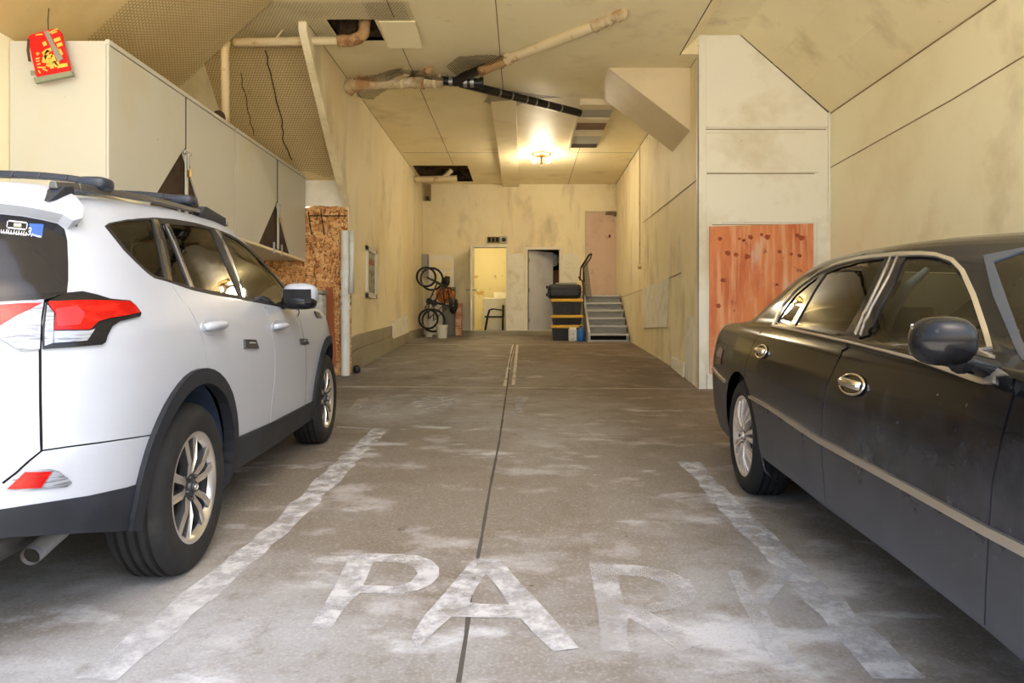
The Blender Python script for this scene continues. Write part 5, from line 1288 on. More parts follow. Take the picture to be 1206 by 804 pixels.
# ------------------------------------------------------------------ pipes
M_wrap = mat('wrapped pipe insulation', rgb(206, 186, 146), .8, layers=[(rgb(178, 126, 72), 3, (1, 1, 1), .5, .62, .8), (rgb(108, 72, 40), 7, (1, 1, 1), .62, .7, .8), (rgb(232, 222, 196), 6, (1, 1, 1), .6, .7, .7)], bump=(26, (1, 1, 1), .9, .02))
M_cpipe = mat('cream painted pipe', rgb(222, 204, 164), .6, layers=[(rgb(176, 128, 78), 4, (1, 1, 1), .58, .68, .8)], bump=(20, (1, 1, 1), .5, .01))
M_blkp = mat('black cast pipe', (.014, .013, .012), .35); M_rust = mat('rusty orange pipe', rgb(190, 150, 102), .75, layers=[(rgb(130, 84, 48), 9, (1, 1, 1), .5, .62, .8)], bump=(26, (1, 1, 1), .7, .01))
def lump(pts, r, n=30, j=.1):
    q = []; rs = []; Ls = [0]
    pts = [Vector(p) for p in pts]
    for a, c in zip(pts, pts[1:]): Ls.append(Ls[-1] + (c - a).length)
    for i in range(n + 1):
        d = Ls[-1] * i / n
        for k in range(len(pts) - 1):
            if d <= Ls[k + 1] + 1e-9: q.append(pts[k].lerp(pts[k + 1], (d - Ls[k]) / (Ls[k + 1] - Ls[k]))); break
        rs.append(r * (1 + j * mnoise.noise(Vector((i * .7, r * 99, pts[0].x)))))
    return q, rs
pA = P(413, 101, 9.75); pB = P(520, 95, 9.75)
r = mk('ceiling_pipe', 'thick cream wrapped pipe along the ceiling from the left wall to the black junction', 'pipe', pA)
b = MB(); q, rs = lump([P(408, 108, 9.75), pA, P(425, 98, 9.72), P(470, 96, 9.72), pB], .095, 44, .14); b.tube(q, rs, 14); b.build('wrapping', M_wrap, r, smooth=True)
for x in (462, 488):
    b = MB(); q, rs = lump([P(x, 96, 9.72), P(x + 6, 90, 9.6), P(x + 14, 85, 9.5), P(x + 18, 84, 9.4)], .058, 12); b.tube(q, rs, 12); b.build('branch', M_wrap, r, smooth=True)
for x in (474, 498, 512):
    b = MB(); p = P(x, 96, 9.72); b.tube([p - Vector((.02, 0, 0)), p + Vector((.02, 0, 0))], .105, 16); b.build('collar', M_rust if x == 498 else M_cpipe, r, bevel=.004)
# black junction
r = mk('pipe_junction', 'black pipe junction with steel clamps where the three ceiling pipes meet', 'pipe', P(540, 96, 9.75))
b = MB(); b.tube([pB, P(535, 96, 9.75), P(566, 98, 9.78)], .062, 14); b.tube([P(535, 97, 9.75), P(552, 87, 9.6), P(572, 80, 9.3)], .06, 14); b.build('body', M_blkp, r, smooth=True, auto=40)
for x, y in ((520, 96), (531, 96), (548, 97), (556, 97)):
    b = MB(); p = P(x, y, 9.75); b.tube([p - Vector((.025, 0, 0)), p + Vector((.025, 0, 0))], .068, 16); b.build('steel_clamp', M_steel, r)
b = MB(); p = P(565, 98, 9.78); b.tube([p, p + Vector((.05, 0, 0))], .08, 16); b.build('end_cap', M_blkp, r)
for x, y in ((514, 86), (526, 86), (549, 74)):
    b = MB(); b.tube([P(x, y, 9.72), P(x + 4, y + 12, 9.72)], .011, 6); b.build('hanger_strap', M_steel, r)
r = mk('ceiling_pipe', 'cream and rust pipe rising from the junction to the upper right of the ceiling', 'pipe', P(600, 73, 9.0))
e = [P(566, 84, 9.3), P(600, 69, 8.95), P(700, 31, 8.05), P(722, 20, 7.85), P(738, 14, 7.7)]
b = MB(); q, rs = lump(e[1:3], .060, 20, .05); b.tube(q, rs, 14); b.build('pipe', M_cpipe, r, smooth=True)
b = MB(); q, rs = lump(e[0:2], .062, 10, .1); b.tube(q, rs, 14); b.build('rusty_length', M_rust, r, smooth=True)
b = MB(); q, rs = lump(e[2:5], .07, 16, .2); rs[-1] = .03; b.tube(q, rs, 14); b.build('elbow_wrapping', M_wrap, r, smooth=True)
p = P(600, 69, 8.95); d = (e[2] - e[1]).normalized()
b = MB(); b.tube([p - d * .04, p + d * .04], .075, 16); b.build('collar', M_cpipe, r)
r = mk('ceiling_pipe', 'black pipe running from the junction to the ribbed vent panel', 'pipe', P(610, 113, 10.3))
ea, eb = P(542, 98, 9.82), P(683, 133, 11.0); d = (eb - ea).normalized()
b = MB(); b.tube([ea, eb], .058, 16); b.build('pipe', M_blkp, r, smooth=True, auto=40)
for t in (.30, .40, .52, .60, .70, .82):
    p = ea.lerp(eb, t); b = MB(); b.tube([p - d * .012, p + d * .012], .061, 16); b.build('pipe_ring', M_steel, r)
# left recess pipes
r = mk('ceiling_pipe', 'cream pipe across the left ceiling recess, elbowed up into the square opening', 'pipe', P(350, 48, 8.25))
b = MB(); q, rs = lump([P(276, 50, 8.25), P(400, 48, 8.25)], .05, 20, .08); b.tube(q, rs, 12); b.build('pipe', M_cpipe, r, smooth=True)
b = MB(); q, rs = lump([P(398, 48, 8.25), P(414, 48, 8.25), P(424, 44, 8.25), P(429, 38, 8.25), Vector((P(430, 40, 8.25).x, 8.25, ZC + .2))], .07, 16, .2); b.tube(q, rs, 12); b.build('elbow', M_rust, r, smooth=True)
b = MB(); b.tube([P(325, 45, 8.22), P(333, 35, 8.2)], .012, 6); b.build('hanger', M_cpipe, r)
r = mk('standing_pipe', 'upright cream pipe standing on the cabinet top below the sloping netting', 'pipe', P(266, 137, 7.8))
b = MB(); q, rs = lump([P(266, 154, 7.8), P(265, 60, 7.8), P(268, 50, 7.9)], .045, 20, .04); b.tube(q, rs, 12); b.build('pipe', M_cpipe, r, smooth=True)
b = MB(); blob(b, P(258, 140, 7.75), (.07, .07, .09), 2.4); b.build('foot', M_brown, r, smooth=True)
# pipe in the far ceiling opening
r = mk('ceiling_pipe', 'cream pipe with a Y branch in the far ceiling opening', 'pipe', P(510, 210, 15.9))
b = MB(); q, rs = lump([P(487, 211, 15.9), P(538, 210, 15.9)], .07, 12, .05); b.tube(q, rs, 12); b.build('pipe', M_cpipe, r, smooth=True)
b = MB(); q, rs = lump([P(521, 210, 15.9), P(532, 200, 15.9)], .055, 8); b.tube(q, rs, 10); b.build('branch', M_cpipe, r, smooth=True)
# white soil pipe by the strand board
M_pvc = mat('white pvc pipe', rgb(226, 228, 226), .4, layers=[(rgb(190, 180, 160), 4, (1, 1, 1), .55, .7, .5)])
X0_, Yp = (406.8 - CX) * 9.86 / F, 9.86
r = mk('drain_pipe', 'white upright drain pipe with couplings at the edge of the strand board', 'pipe', (X0_, Yp, fz(Yp)))
b = MB(); b.tube([(X0_, Yp, fz(Yp) + .005), P(406.8, 272, Yp)], .062, 20); b.build('pipe', M_pvc, r, smooth=True, auto=40)
for y, h in ((322, .10), (345, .08), (354, .05), (362, .06)):
    p = P(406.8, y, Yp); b = MB(); b.tube([p - Vector((0, 0, h / 2)), p + Vector((0, 0, h / 2))], .072, 20); b.build('coupling', M_pvc, r, bevel=.004)
b = MB(); p = P(413.5, 345, 9.82); b.tube([P(414.5, 272, 9.80), P(414.5, 300, 9.80), p], .035, 12); b.build('side_pipe', M_pvc, r, smooth=True)
b = MB(); b.box(P(406.8, 0, Yp).x + .07, XL - .03, YO - .055, YO - .032, fz(YO), 1.9); o = b.build('board_strip', OSB, bevel=.003); tag(o, 'narrow strip of strand board right of the white drain pipe', 'board')
b = MB(); blob(b, (XL + .09, 10.05, fz(10.05) + .06), (.05, .05, .06), 2.5); o = b.build('floor_cap', M_black, smooth=True); tag(o, 'small black cap on the floor where the left wall begins', 'cap')
# leaning boards
r = MB(); pts = [P(383, 338.5, 9.62), P(391, 338, 9.62), P(396, 431, 9.4), P(386, 431, 9.4)]; r.prism(pts, (0, .03, 0)); o = r.build('leaning_board', mat('red brown board', rgb(150, 82, 46), .6), bevel=.003); tag(o, 'red brown board leaning on the strand board behind the white car', 'board')
r = mk('wrapped_bundle', 'grey plastic wrapped bundle standing behind the white car mirror', 'bundle', (P(372, 0, 9.15).x, 9.15, fz(9.15)))
b = MB(); x0_, x1_ = P(359, 0, 9.2).x, P(384, 0, 9.2).x; z1_ = P(0, 342, 9.2).z
b.box(x0_, x1_, 9.05, 9.25, fz(9.15), z1_ - .05); o1 = b.build('bundle', mat('grey plastic sheet', rgb(176, 176, 172), .4, layers=[(rgb(210, 210, 206), 5, (1, 1, 2), .5, .62, .8), (rgb(130, 130, 128), 8, (1, 1, 3), .58, .66, .7)], bump=(7, (1, 1, 2), 1, .03)), r, bevel=.04)
b = MB(); b.box(x0_ - .02, x1_ + .01, 9.03, 9.26, z1_ - .05, z1_); b.build('top_board', M_wood, r, bevel=.01)
# picture frame / notice on the left wall
r = mk('framed_notice', 'framed notice hanging on the left corridor wall', 'frame', (XL + .02, 11.4, 2.0))
fr = [PX(*p, XL + .03) for p in ((429.5, 287.5), (442.3, 290.5), (442.3, 350.5), (429.5, 351.5))]
ya, yb2 = 11.0, 11.72; zt_, zb2 = 2.40, 1.59
b = MB()
for q in ((ya, ya + .09, zb2, zt_), (yb2 - .09, yb2, zb2, zt_), (ya, yb2, zt_ - .08, zt_), (ya, yb2, zb2, zb2 + .08)): b.box(XL, XL + .035, *q[:2], *q[2:])
b.build('frame', M_white, r, bevel=.004)
b = MB(); b.box(XL + .005, XL + .012, ya + .08, yb2 - .08, zb2 + .07, zt_ - .07); sh = b.build('sheet', mat('grey notice sheet', rgb(150, 146, 132), .3, layers=[(rgb(70, 72, 64), 5, (1, 1, 2), .5, .56, .8)]), r)
b = MB(); b.box(XL + .012, XL + .016, ya + .12, yb2 - .12, 2.12, 2.2); b.build('red_band', mat('faded red print', rgb(170, 90, 76), .5), sh)
# ------------------------------------------------------------------ vent, ceiling light
r = mk('vent_panel', 'ribbed metal vent panel hanging under the ceiling where the black pipe ends', 'vent', (1.15, 12, ZC))
M_vg = mat('blue grey vent slat', rgb(176, 176, 166), .5); M_vb = mat('brown vent slat', rgb(128, 100, 78), .6); M_vc = mat('cream vent slat', rgb(232, 218, 184), .5)
ys = [(10.75, 11.0, M_vc, .09), (11.0, 11.55, M_vg, .05), (11.55, 11.75, M_vc, .08), (11.75, 12.35, M_vb, .03), (12.35, 12.6, M_vc, .075), (12.6, 13.25, M_vg, .045), (13.25, 13.65, M_black, .02)]
for a, c, m, d in ys:
    b = MB(); b.box(.90, 1.42, a, c, ZC - d, ZC + .0); b.build('slat', m, r, bevel=.004)
b = MB(); b.box(.87, .90, 10.75, 13.65, ZC - .10, ZC); b.build('side_rail', M_vc, r)
LX, LY = .37, 14.2
r = mk('ceiling_light', 'lit ceiling light with two round bulbs near the back of the garage', 'light', (LX, LY, ZC - .002))
b = MB(); b.lathe([(0, 0), (.20, 0), (.20, -.02), (.12, -.05), (0, -.055)], (LX, LY, ZC - .002), (0, 0, 1), seg=32); b.build('base', mat('brass fitting', rgb(150, 110, 60), .3, .9), r, smooth=True, auto=30)
M_bulb = mat('glowing bulb', rgb(255, 230, 170), .3, emit=(1, .78, .42), es=28)
for dx in (-.14, .14):
    b = MB(); b.lathe([(.0, 0), (.025, -.0), (.03, -.04), (0, -.045)], (LX + dx * .75, LY, ZC - .05), (0, 0, 1), seg=16); s_ = b.build('socket', M_cpipe, r)
    b = MB(); blob(b, (LX + dx, LY, ZC - .13), (.055, .055, .06), 2.0); b.build('bulb', M_bulb, s_, smooth=True)
b = MB(); b.lathe([(0, 0), (.022, 0), (.022, -.12), (.034, -.14), (.02, -.19), (0, -.2)], (LX, LY, ZC - .05), (0, 0, 1), seg=16); b.build('finial', M_brown, r, smooth=True, auto=30)
b = MB(); b.prism([Vector((-1.63, 7.97, ZC - .02)), Vector((-1.22, 7.97, ZC - .02)), Vector((-1.22, 8.53, ZC - .10)), Vector((-1.63, 8.53, ZC - .10))], (0, 0, .015))
o = b.build('hatch_cover', M_ceil, bevel=.003); tag(o, 'square hatch cover hanging beside the ceiling opening', 'hatch')
# conduit with hook on the right wall, small bracket on the left corner
r = mk('wall_conduit', 'thin cream conduit down the right wall ending in a round box', 'conduit', PX(755, 200, XR))
b = MB(); y_ = PX(755.5, 200, XR + .02).y; b.tube([(XR - .015, y_, 4.58), (XR - .015, y_, CZ + (CY - 312) * y_ / F)], .014, 8); b.build('conduit', M_cpipe, r)
b = MB(); p = Vector((XR - .02, y_, CZ + (CY - 314) * y_ / F)); b.tube([p + Vector((-.03, 0, 0)), p + Vector((.03, 0, 0))], .045, 14); b.build('round_box', M_cpipe, r)
r = mk('wall_bracket', 'small wooden bracket high in the far left corner', 'bracket', P(503, 227, 17.2)); b = MB(); b.box(*[P(500, 0, 17.2).x, P(507, 0, 17.2).x], 17.2, 17.28, P(0, 236, 17.2).z, P(0, 217, 17.2).z); b.build('back_plate', M_seaml, r, bevel=.004)
b = MB(); b.box(P(501.5, 0, 17.1).x, P(505, 0, 17.1).x, 17.1, 17.2, P(0, 235, 17.1).z, P(0, 231, 17.1).z); b.build('shelf', M_brown, r)
# ------------------------------------------------------------------ back wall doorways
def frame_door(x0, x1, z0, z1, w, m, name, nm):
    b = MB(); b.box(x0 - w, x0, YB - .025, YB + .13, z0, z1 + w); b.box(x1, x1 + w, YB - .025, YB + .13, z0, z1 + w); b.box(x0, x1, YB - .025, YB + .13, z1, z1 + w)
    b.box(x0 - w, x1 + w, YB - .02, YB + .13, z0 - .03, z0)
    return struct(b.build(name, m, bevel=.004))
frame_door(L0, L1, LB, LT, .05, M_white, 'trim_12', 0)
frame_door(R0, R1, RB_ if False else CZ + (CY - 388.5) / 48, RT, .055, M_white, 'trim_13', 0)
M_yelw = mat('peeling yellow wall paint', rgb(232, 222, 178), .6, layers=[(rgb(206, 168, 96), .9, (1, 1, 1.3), .56, .58, .9, 4), (rgb(150, 140, 110), 5, (1, 1, 1), .64, .70, .7)])
def room(name, x0, x1, y0, y1, z0, z1, m):
    b = MB(); b.poly([(x0, y1, z0), (x1, y1, z0), (x1, y1, z1), (x0, y1, z1)]); b.poly([(x0, y0, z0), (x0, y1, z0), (x0, y1, z1), (x0, y0, z1)]); b.poly([(x1, y0, z0), (x1, y1, z0), (x1, y1, z1), (x1, y0, z1)])
    b.poly([(x0, y0, z1), (x1, y0, z1), (x1, y1, z1), (x0, y1, z1)]); struct(b.build('wall_' + name, m))
    b = MB(); b.poly([(x0, y0, z0), (x1, y0, z0), (x1, y1, z0), (x0, y1, z0)]); struct(b.build('floor_' + name, M_floor))
zl = LB
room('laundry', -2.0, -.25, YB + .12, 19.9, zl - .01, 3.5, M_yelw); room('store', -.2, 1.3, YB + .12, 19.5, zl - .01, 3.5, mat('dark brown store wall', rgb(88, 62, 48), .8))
# white slab door folded back against the frame of the laundry (seen edge on)
d = MB(); xl = bx(556.5); d.box(xl - .0, xl + .035, YB - .72, YB - .03, LB + .01, LT + .01)
o = struct(d.build('door_1', M_white, bevel=.003), 'cream laundry door standing open, seen edge on')
b = MB(); b.lathe([(0, -.03), (.012, -.03), (.012, .07), (.028, .08), (.028, .1), (0, .11)], (xl + .03, YB - .66, 1.98), (1, 0, 0), seg=14); b.lathe([(0, -.03), (.012, -.03), (.012, .07), (.028, .08), (.028, .1), (0, .11)], (xl, YB - .66, 1.98), (-1, 0, 0), seg=14); k_ = b.build('door_handle', M_steel, o, smooth=True, auto=30)
# grey door swung inwards
M_gd = mat('pale grey door', rgb(226, 225, 228), .5, layers=[(rgb(200, 198, 198), 2, (1, 1, 1), .5, .68, .7)])
hx = R0 + .005; ang_ = math.radians(36); M = Matrix.Translation((hx, YB + .11, 0)) @ Matrix.Rotation(ang_, 4, 'Z')
b = MB(); b.box(0, .76, -.04, 0, LB + .01, RT - .01, M); o = struct(b.build('door_2', M_gd, bevel=.003), 'grey door standing half open into the dark store')
for z in (LB + .25, LB + 1.0, RT - .25):
    b = MB(); b.box(-.005, .02, -.055, -.04, z - .05, z + .05, M); b.build('hinge', M_steel, o)
b = MB(); b.lathe([(0, 0), (.012, 0), (.012, .04), (.03, .05), (.03, .075), (0, .085)], tuple(M @ Vector((.70, -.04, LB + .95))), tuple(M.to_3x3() @ Vector((0, -1, 0))), seg=14); b.build('door_handle', M_steel, o, smooth=True, auto=30)
# pink door on top of the stairs
M_pd = mat('dusty pink door', rgb(216, 190, 172), .55, layers=[(rgb(196, 166, 142), 1.6, (1, 1, .7), .5, .68, .7), (rgb(146, 122, 100), 4, (1, 1, 1), .62, .72, .6)])
zp0 = CZ + (CY - 349.5) / 48; zp1 = CZ + (CY - 251) / 48
b = MB(); b.box(bx(690.5), bx(724.5), YB - .03, YB + .01, zp0, zp1); o = struct(b.build('door_3', M_pd, bevel=.003), 'dusty pink door at the top of the grey steps')
b = MB(); b.box(bx(716.5), bx(719), YB - .036, YB - .03, CZ + (CY - 280) / 48, CZ + (CY - 276.5) / 48); b.build('notice_mark', mat('dark red mark', rgb(110, 26, 24), .5), o)
b = MB(); b.box(bx(713), bx(722), YB - .12, YB - .03, CZ + (CY - 253) / 48, CZ + (CY - 250.5) / 48); b.box(bx(722), bx(728), YB - .14, YB - .06, CZ + (CY - 255) / 48, CZ + (CY - 251) / 48); b.tube([(bx(714), YB - .1, CZ + (CY - 250.5) / 48), (bx(722), YB - .2, CZ + (CY - 250.5) / 48), (bx(727), YB - .06, CZ + (CY - 250.5) / 48)], .012, 6); b.build('door_closer', mat('bronze closer', rgb(120, 104, 80), .4, .6), o, bevel=.004)
b = MB(); b.box(bx(724.5), bx(728.5), YB - .05, YB, zp0, zp1 + .06); b.box(bx(689), bx(724.5), YB - .045, YB, zp1, zp1 + .05); b.box(bx(689), bx(690.5), YB - .045, YB, zp0, zp1)
struct(b.build('trim_14', mat('pale door frame', rgb(206, 190, 160), .5), bevel=.004))
# laundry things
zlf = zl
r = mk('washing_machine', 'white top loading washing machine seen through the open laundry doorway', 'appliance', (-.62, 18.6, zlf))
wx0, wx1 = (569 - CX) * 18.3 / F, (603 - CX) * 18.3 / F
wt = P(0, 351, 18.3).z
b = MB(); b.box(wx0, wx1, 18.3, 18.95, zlf, wt); b.build('cabinet', M_white, r, bevel=.012)
b = MB(); b.box(wx0 + .25, wx1 - .01, 18.85, 18.98, wt, wt + .18); b.build('control_panel', M_white, r, bevel=.012)
b = MB(); b.box(wx0 + .05, wx1 - .05, 18.35, 18.82, wt, wt + .012); b.build('lid', M_white, r, bevel=.004)
r = mk('metal_chair', 'black metal armchair standing in the laundry doorway', 'chair', (P(590, 0, 17.6).x, 17.6, zlf))
zc = lambda py: P(0, py, 17.6).z
cx = lambda px: P(px, 0, 17.6).x
def ct(name, pts, rad=.014, m=M_blackm, par=r): 
    b = MB(); b.tube(pts, rad, 8); return b.build(name, m, par, smooth=True)
for dy in (0, .45):
    ct('leg', [(cx(571), 17.55 + dy, zlf), (cx(574), 17.55 + dy, zc(372)), (cx(576), 17.55 + dy, zc(365)), (cx(580), 17.55 + dy, zc(363.5)), (cx(591), 17.55 + dy, zc(365))])
    ct('leg', [(cx(592), 17.55 + dy, zlf), (cx(592), 17.55 + dy, zc(372)), (cx(592.5), 17.55 + dy, zc(360))], .018)
b = MB(); b.box(cx(571), cx(592), 17.55, 18.0, zc(374), zc(372)); b.build('seat', M_blackm, r, bevel=.006)
b = MB(); b.box(cx(591.4), cx(593.6), 17.55, 18.0, zc(374), zc(359)); b.build('backrest', M_blackm, r, bevel=.006)
# things in the dark store
for (px, py, s_, m, lb, nm) in ((652, 306, .14, mat('white cloth', rgb(210, 206, 200), .8), 'white cloth bundle hanging in the dark store', 'cloth_bundle'), (647, 303, .09, mat('red cloth', rgb(160, 36, 34), .8), 'red cloth hanging beside the white bundle in the store', 'cloth_bundle')):
    b = MB(); blob(b, P(px, py, 18.0), (s_, .1, s_ * 1.2), 2.2, sh=lambda q: q * (1 + .25 * mnoise.noise(q * 14))); o = b.build(nm, m, smooth=True); tag(o, lb, 'cloth')
b = MB(); b.box(P(646, 0, 18.2).x, P(664, 0, 18.2).x, 18.2, 18.6, zl, P(0, 318, 18.2).z); o = b.build('cardboard_box', mat('brown cardboard', rgb(116, 84, 58), .8), bevel=.01); tag(o, 'tall brown box in the dark store behind the grey door', 'box')
# alarm box and bell over the laundry door
r = mk('alarm_panel', 'dark ribbed box with a round bell above the laundry doorway', 'alarm', (bx(585), YB - .03, CZ + (CY - 283) / 48))
b = MB(); b.box(bx(574), bx(589), YB - .05, YB, CZ + (CY - 286) / 48, CZ + (CY - 279) / 48); b.build('box', mat('olive grey box', rgb(120, 112, 82), .5), r, bevel=.006)
for k in range(3):
    b = MB(); b.box(bx(575 + k * 4.6), bx(578 + k * 4.6), YB - .056, YB - .05, CZ + (CY - 285) / 48, CZ + (CY - 280) / 48); b.build('slot', M_dark, r)
b = MB(); b.lathe([(0, .05), (.03, .055), (.05, .05), (.085, .05), (.09, .03), (.09, 0)], (bx(593.5), YB, CZ + (CY - 282.5) / 48), (0, -1, 0), seg=24); b.box(bx(589.5), bx(597.5), YB - .02, YB, CZ + (CY - 286.5) / 48, CZ + (CY - 278) / 48); b.build('bell', mat('pale bell', rgb(190, 182, 156), .5), r, smooth=True, auto=30)
b = MB(); b.lathe([(0, .06), (.05, .06), (.055, .05)], (bx(593.5), YB, CZ + (CY - 282.5) / 48), (0, -1, 0), seg=20); b.build('bell_centre', M_black, r)
# ------------------------------------------------------------------ bicycles stood on end
def ring(b, c, R, r, ax, seg=40, rs=8):
    a = ax.orthogonal().normalized(); d = ax.cross(a); b.tube([c + (a * math.cos(t) + d * math.sin(t)) * R for t in np.linspace(0, 2 * PI, seg + 1)[:-1]], r, rs, closed=True)
def bicycle(label, top, bot, R, yaw, fm, flip=1):
    top, bot = Vector(top), Vector(bot); ax = Vector((math.sin(yaw), -math.cos(yaw), 0)); side = Vector((math.cos(yaw), math.sin(yaw), 0)) * flip
    r = mk('bicycle', label, 'bicycle', (bot.x, bot.y, bot.z - R - .02), 'bicycles stood on end in the far left corner')
    for c in (top, bot):
        b = MB(); ring(b, c, R - .022, .024, ax); wh = b.build('wheel', M_tyre, r, smooth=True)
        b = MB(); ring(b, c, R - .045, .008, ax); b.build('rim', M_steel, wh, smooth=True)
        for k in range(16):
            t = 2 * PI * k / 16; a = ax.orthogonal().normalized(); d = ax.cross(a)
            b = MB(); b.tube([c + ax * (.02 if k % 2 else -.02), c + (a * math.cos(t) + d * math.sin(t)) * (R - .045)], .0018, 4); b.build('spoke', M_steel, wh)
        b = MB(); b.tube([c - ax * .04, c + ax * .04], .02, 10); b.build('hub', M_steel, wh)
    up = (top - bot).normalized(); L = (top - bot).length
    bb = bot + up * L * .42 + side * .03; st = bot + up * L * .36 + side * .40; hd = bot + up * L * .80 + side * .36; hd2 = bot + up * L * .86 + side * .25
    b = MB()
    for a, c, rr_ in ((bb, hd2, .018), (bb, st, .016), (st, hd, .016), (bot + ax * .04, bb, .011), (bot - ax * .04, bb, .011), (bot + ax * .03, st, .009), (bot - ax * .03, st, .009), (hd2 + (hd2 - hd) * .2, hd + (hd - hd2) * .25, .02)): b.tube([a, c], rr_, 8)
    b.build('frame', fm, r, smooth=True)
    b = MB()
    for s_ in (-1, 1): b.tube([hd2 + ax * .0, hd2.lerp(top, .3) + ax * .05 * s_, top + ax * .05 * s_], .012, 8)
    b.build('fork', fm, r, smooth=True)
    hb = hd + (hd - hd2).normalized() * .12
    b = MB(); b.tube([hb - ax * .30 - up * .02, hb - ax * .1, hb + ax * .1, hb + ax * .30 - up * .02], .013, 8); b.tube([hd, hb], .014, 8); h_ = b.build('handlebar', M_blackm, r, smooth=True)
    for s_ in (-1, 1): b = MB(); b.tube([hb + ax * .2 * s_, hb + ax * .31 * s_ - up * .02], .018, 8); b.build('grip', M_black, h_)
    sd_ = st + side * .14
    b = MB(); b.tube([st, sd_], .013, 8); b.build('seat_post', M_steel, r)
    b = MB(); blob(b, sd_ + up * .03, (.045, .07, .13), 2.4); b.build('saddle', M_black, r, smooth=True)
    b = MB(); b.tube([bb + ax * .045, bb + ax * .05], .075, 20); b.tube([bb - ax * .05, bb + ax * .05], .02, 10); cr_ = b.build('chainring', M_blackm, r)
    for s_ in (-1, 1):
        b = MB(); e_ = bb + ax * .07 * s_ + (up * .14 + side * .06) * s_; b.tube([bb + ax * .07 * s_, e_], .011, 6); b.tube([e_ - ax * .0, e_ + ax * .08 * s_], .018, 8); b.build('pedal_crank', M_blackm, r)
bicycle('black bicycle stood on its rear wheel, nearest the left wall', P(502, 326, 15.9), P(504.5, 375.5, 15.9), .235, .35, mat('black bicycle frame', (.02, .02, .022), .3))
bicycle('dark bicycle stood on end, to the right of the other one', P(508.5, 328.5, 16.3), P(510.5, 377.5, 16.3), .275, .2, mat('dark blue bicycle frame', rgb(34, 38, 50), .3))
r = mk('bicycle_helmet', 'orange basket and bag hanging by the bicycles', 'basket', P(525, 348, 16.8)); r.name = 'hanging_basket'
b = MB(); blob(b, P(524.5, 347, 16.8), (.22, .14, .20), 2.2, sh=lambda q: q * (1 + .12 * mnoise.noise(q * 9))); b.build('bag', mat('orange brown cloth', rgb(206, 132, 66), .8, layers=[(rgb(160, 86, 40), 9, (1, 1, 1), .5, .6, .8)]), r, smooth=True)
b = MB(); ring(b, P(524.5, 348, 16.62), .10, .02, Vector((0, 1, 0))); b.build('strap_ring', mat('dark orange strap', rgb(150, 80, 36), .7), r, smooth=True)
for px, py, lb in ((526, 331, 'upper black bag hooked on the board beside the bicycles'), (534, 363, 'lower black bag hooked on the board beside the bicycles')):
    b = MB(); blob(b, P(px, py, 16.7), (.09, .07, .12), 2.3, sh=lambda q: q * (1 + .3 * mnoise.noise(q * 16))); o = b.build('black_bag', M_black, smooth=True); tag(o, lb, 'bag')
b = MB(); b.box(P(521, 0, 17).x, P(536.5, 0, 17).x, 17.0, 17.04, fz(17), P(0, 338, 17).z); o = b.build('grey_board', mat('grey board', rgb(128, 126, 120), .7), bevel=.004); tag(o, 'grey board leaning on the back wall behind the bicycles', 'board')
M_pdw = mat('cream door paint', rgb(244, 238, 222), .5)
r = mk('panelled_door', 'unhung cream panelled door leaning on the back wall above the bicycles', 'door', P(520, 345, 17.15))
b = MB(); x0_, x1_, z0_, z1_ = P(505, 0, 17.15).x, P(534.5, 0, 17.15).x, fz(17), P(0, 300.5, 17.15).z; b.box(x0_, x1_, 17.15, 17.2, z0_, z1_); b.build('slab', M_pdw, r, bevel=.004)
for k in range(2):
    for j_ in range(3):
        b = MB(); xa_ = x0_ + .07 + k * .27; za_ = z1_ - .12 - j_ * .3; b.box(xa_, xa_ + .2, 17.142, 17.15, za_ - .24, za_); b.build('panel', M_ceil, r, bevel=.003)
b = MB(); b.box(P(495, 0, 17.05).x, P(503.5, 0, 17.05).x, 17.05, 17.2, P(0, 325, 17.05).z, P(0, 299, 17.05).z); o = b.build('switch_box', mat('grey metal box', rgb(150, 150, 142), .45, .5), bevel=.006); tag(o, 'small grey metal box on the wall above the bicycles', 'box')
r = mk('brick_stack', 'narrow stack of reddish bricks standing by the bicycles', 'bricks', (P(540, 0, 16.9).x, 16.95, fz(16.95))); x0_, x1_ = P(536.8, 0, 16.9).x, P(544, 0, 16.9).x; z_ = fz(16.95); k = 0
M_brk = mat('pale red brick', rgb(196, 136, 100), .8, layers=[(rgb(226, 190, 160), 7, (1, 1, 1), .5, .6, .8)])
while z_ < P(0, 357, 16.9).z - .06:
    b = MB(); jx = random.uniform(-.01, .01); b.box(x0_ + jx, x1_ + jx, 16.85, 17.05, z_ + .003, z_ + .062); b.build('brick', M_brk, r, bevel=.006); z_ += .065
def bucket(label, px, Y, R, H, m):
    r = mk('bucket', label, 'bucket', (P(px, 0, Y).x, Y, fz(Y)), 'white buckets under the bicycles'); c = r.location
    b = MB(); b.lathe([(0, 0), (R * .85, 0), (R, H), (R * 1.06, H), (R * 1.06, H - .03), (R * 1.0, H - .03)], tuple(c), (0, 0, 1), seg=28); b.build('pail', m, r, smooth=True, auto=30)
    b = MB(); b.lathe([(0, H + .005), (R * 1.02, H + .005), (R * 1.02, H - .01)], tuple(c), (0, 0, 1), seg=28); b.build('lid', m, r, smooth=True, auto=30)
    b = MB(); b.tube([c + Vector((R * 1.05 * math.cos(t), -R * .9 * abs(math.sin(t)) , H - .02 - .08 * math.sin(t))) for t in np.linspace(0, PI, 12)], .004, 6); b.build('bail_handle', M_steel, r)
M_bk = mat('white plastic bucket', rgb(216, 216, 208), .5)
bucket('smaller white bucket on the left under the bicycles', 505, 16.45, .10, .22, M_bk); bucket('larger white bucket with a lid under the right bicycle', 520.5, 16.0, .13, .30, M_bk)
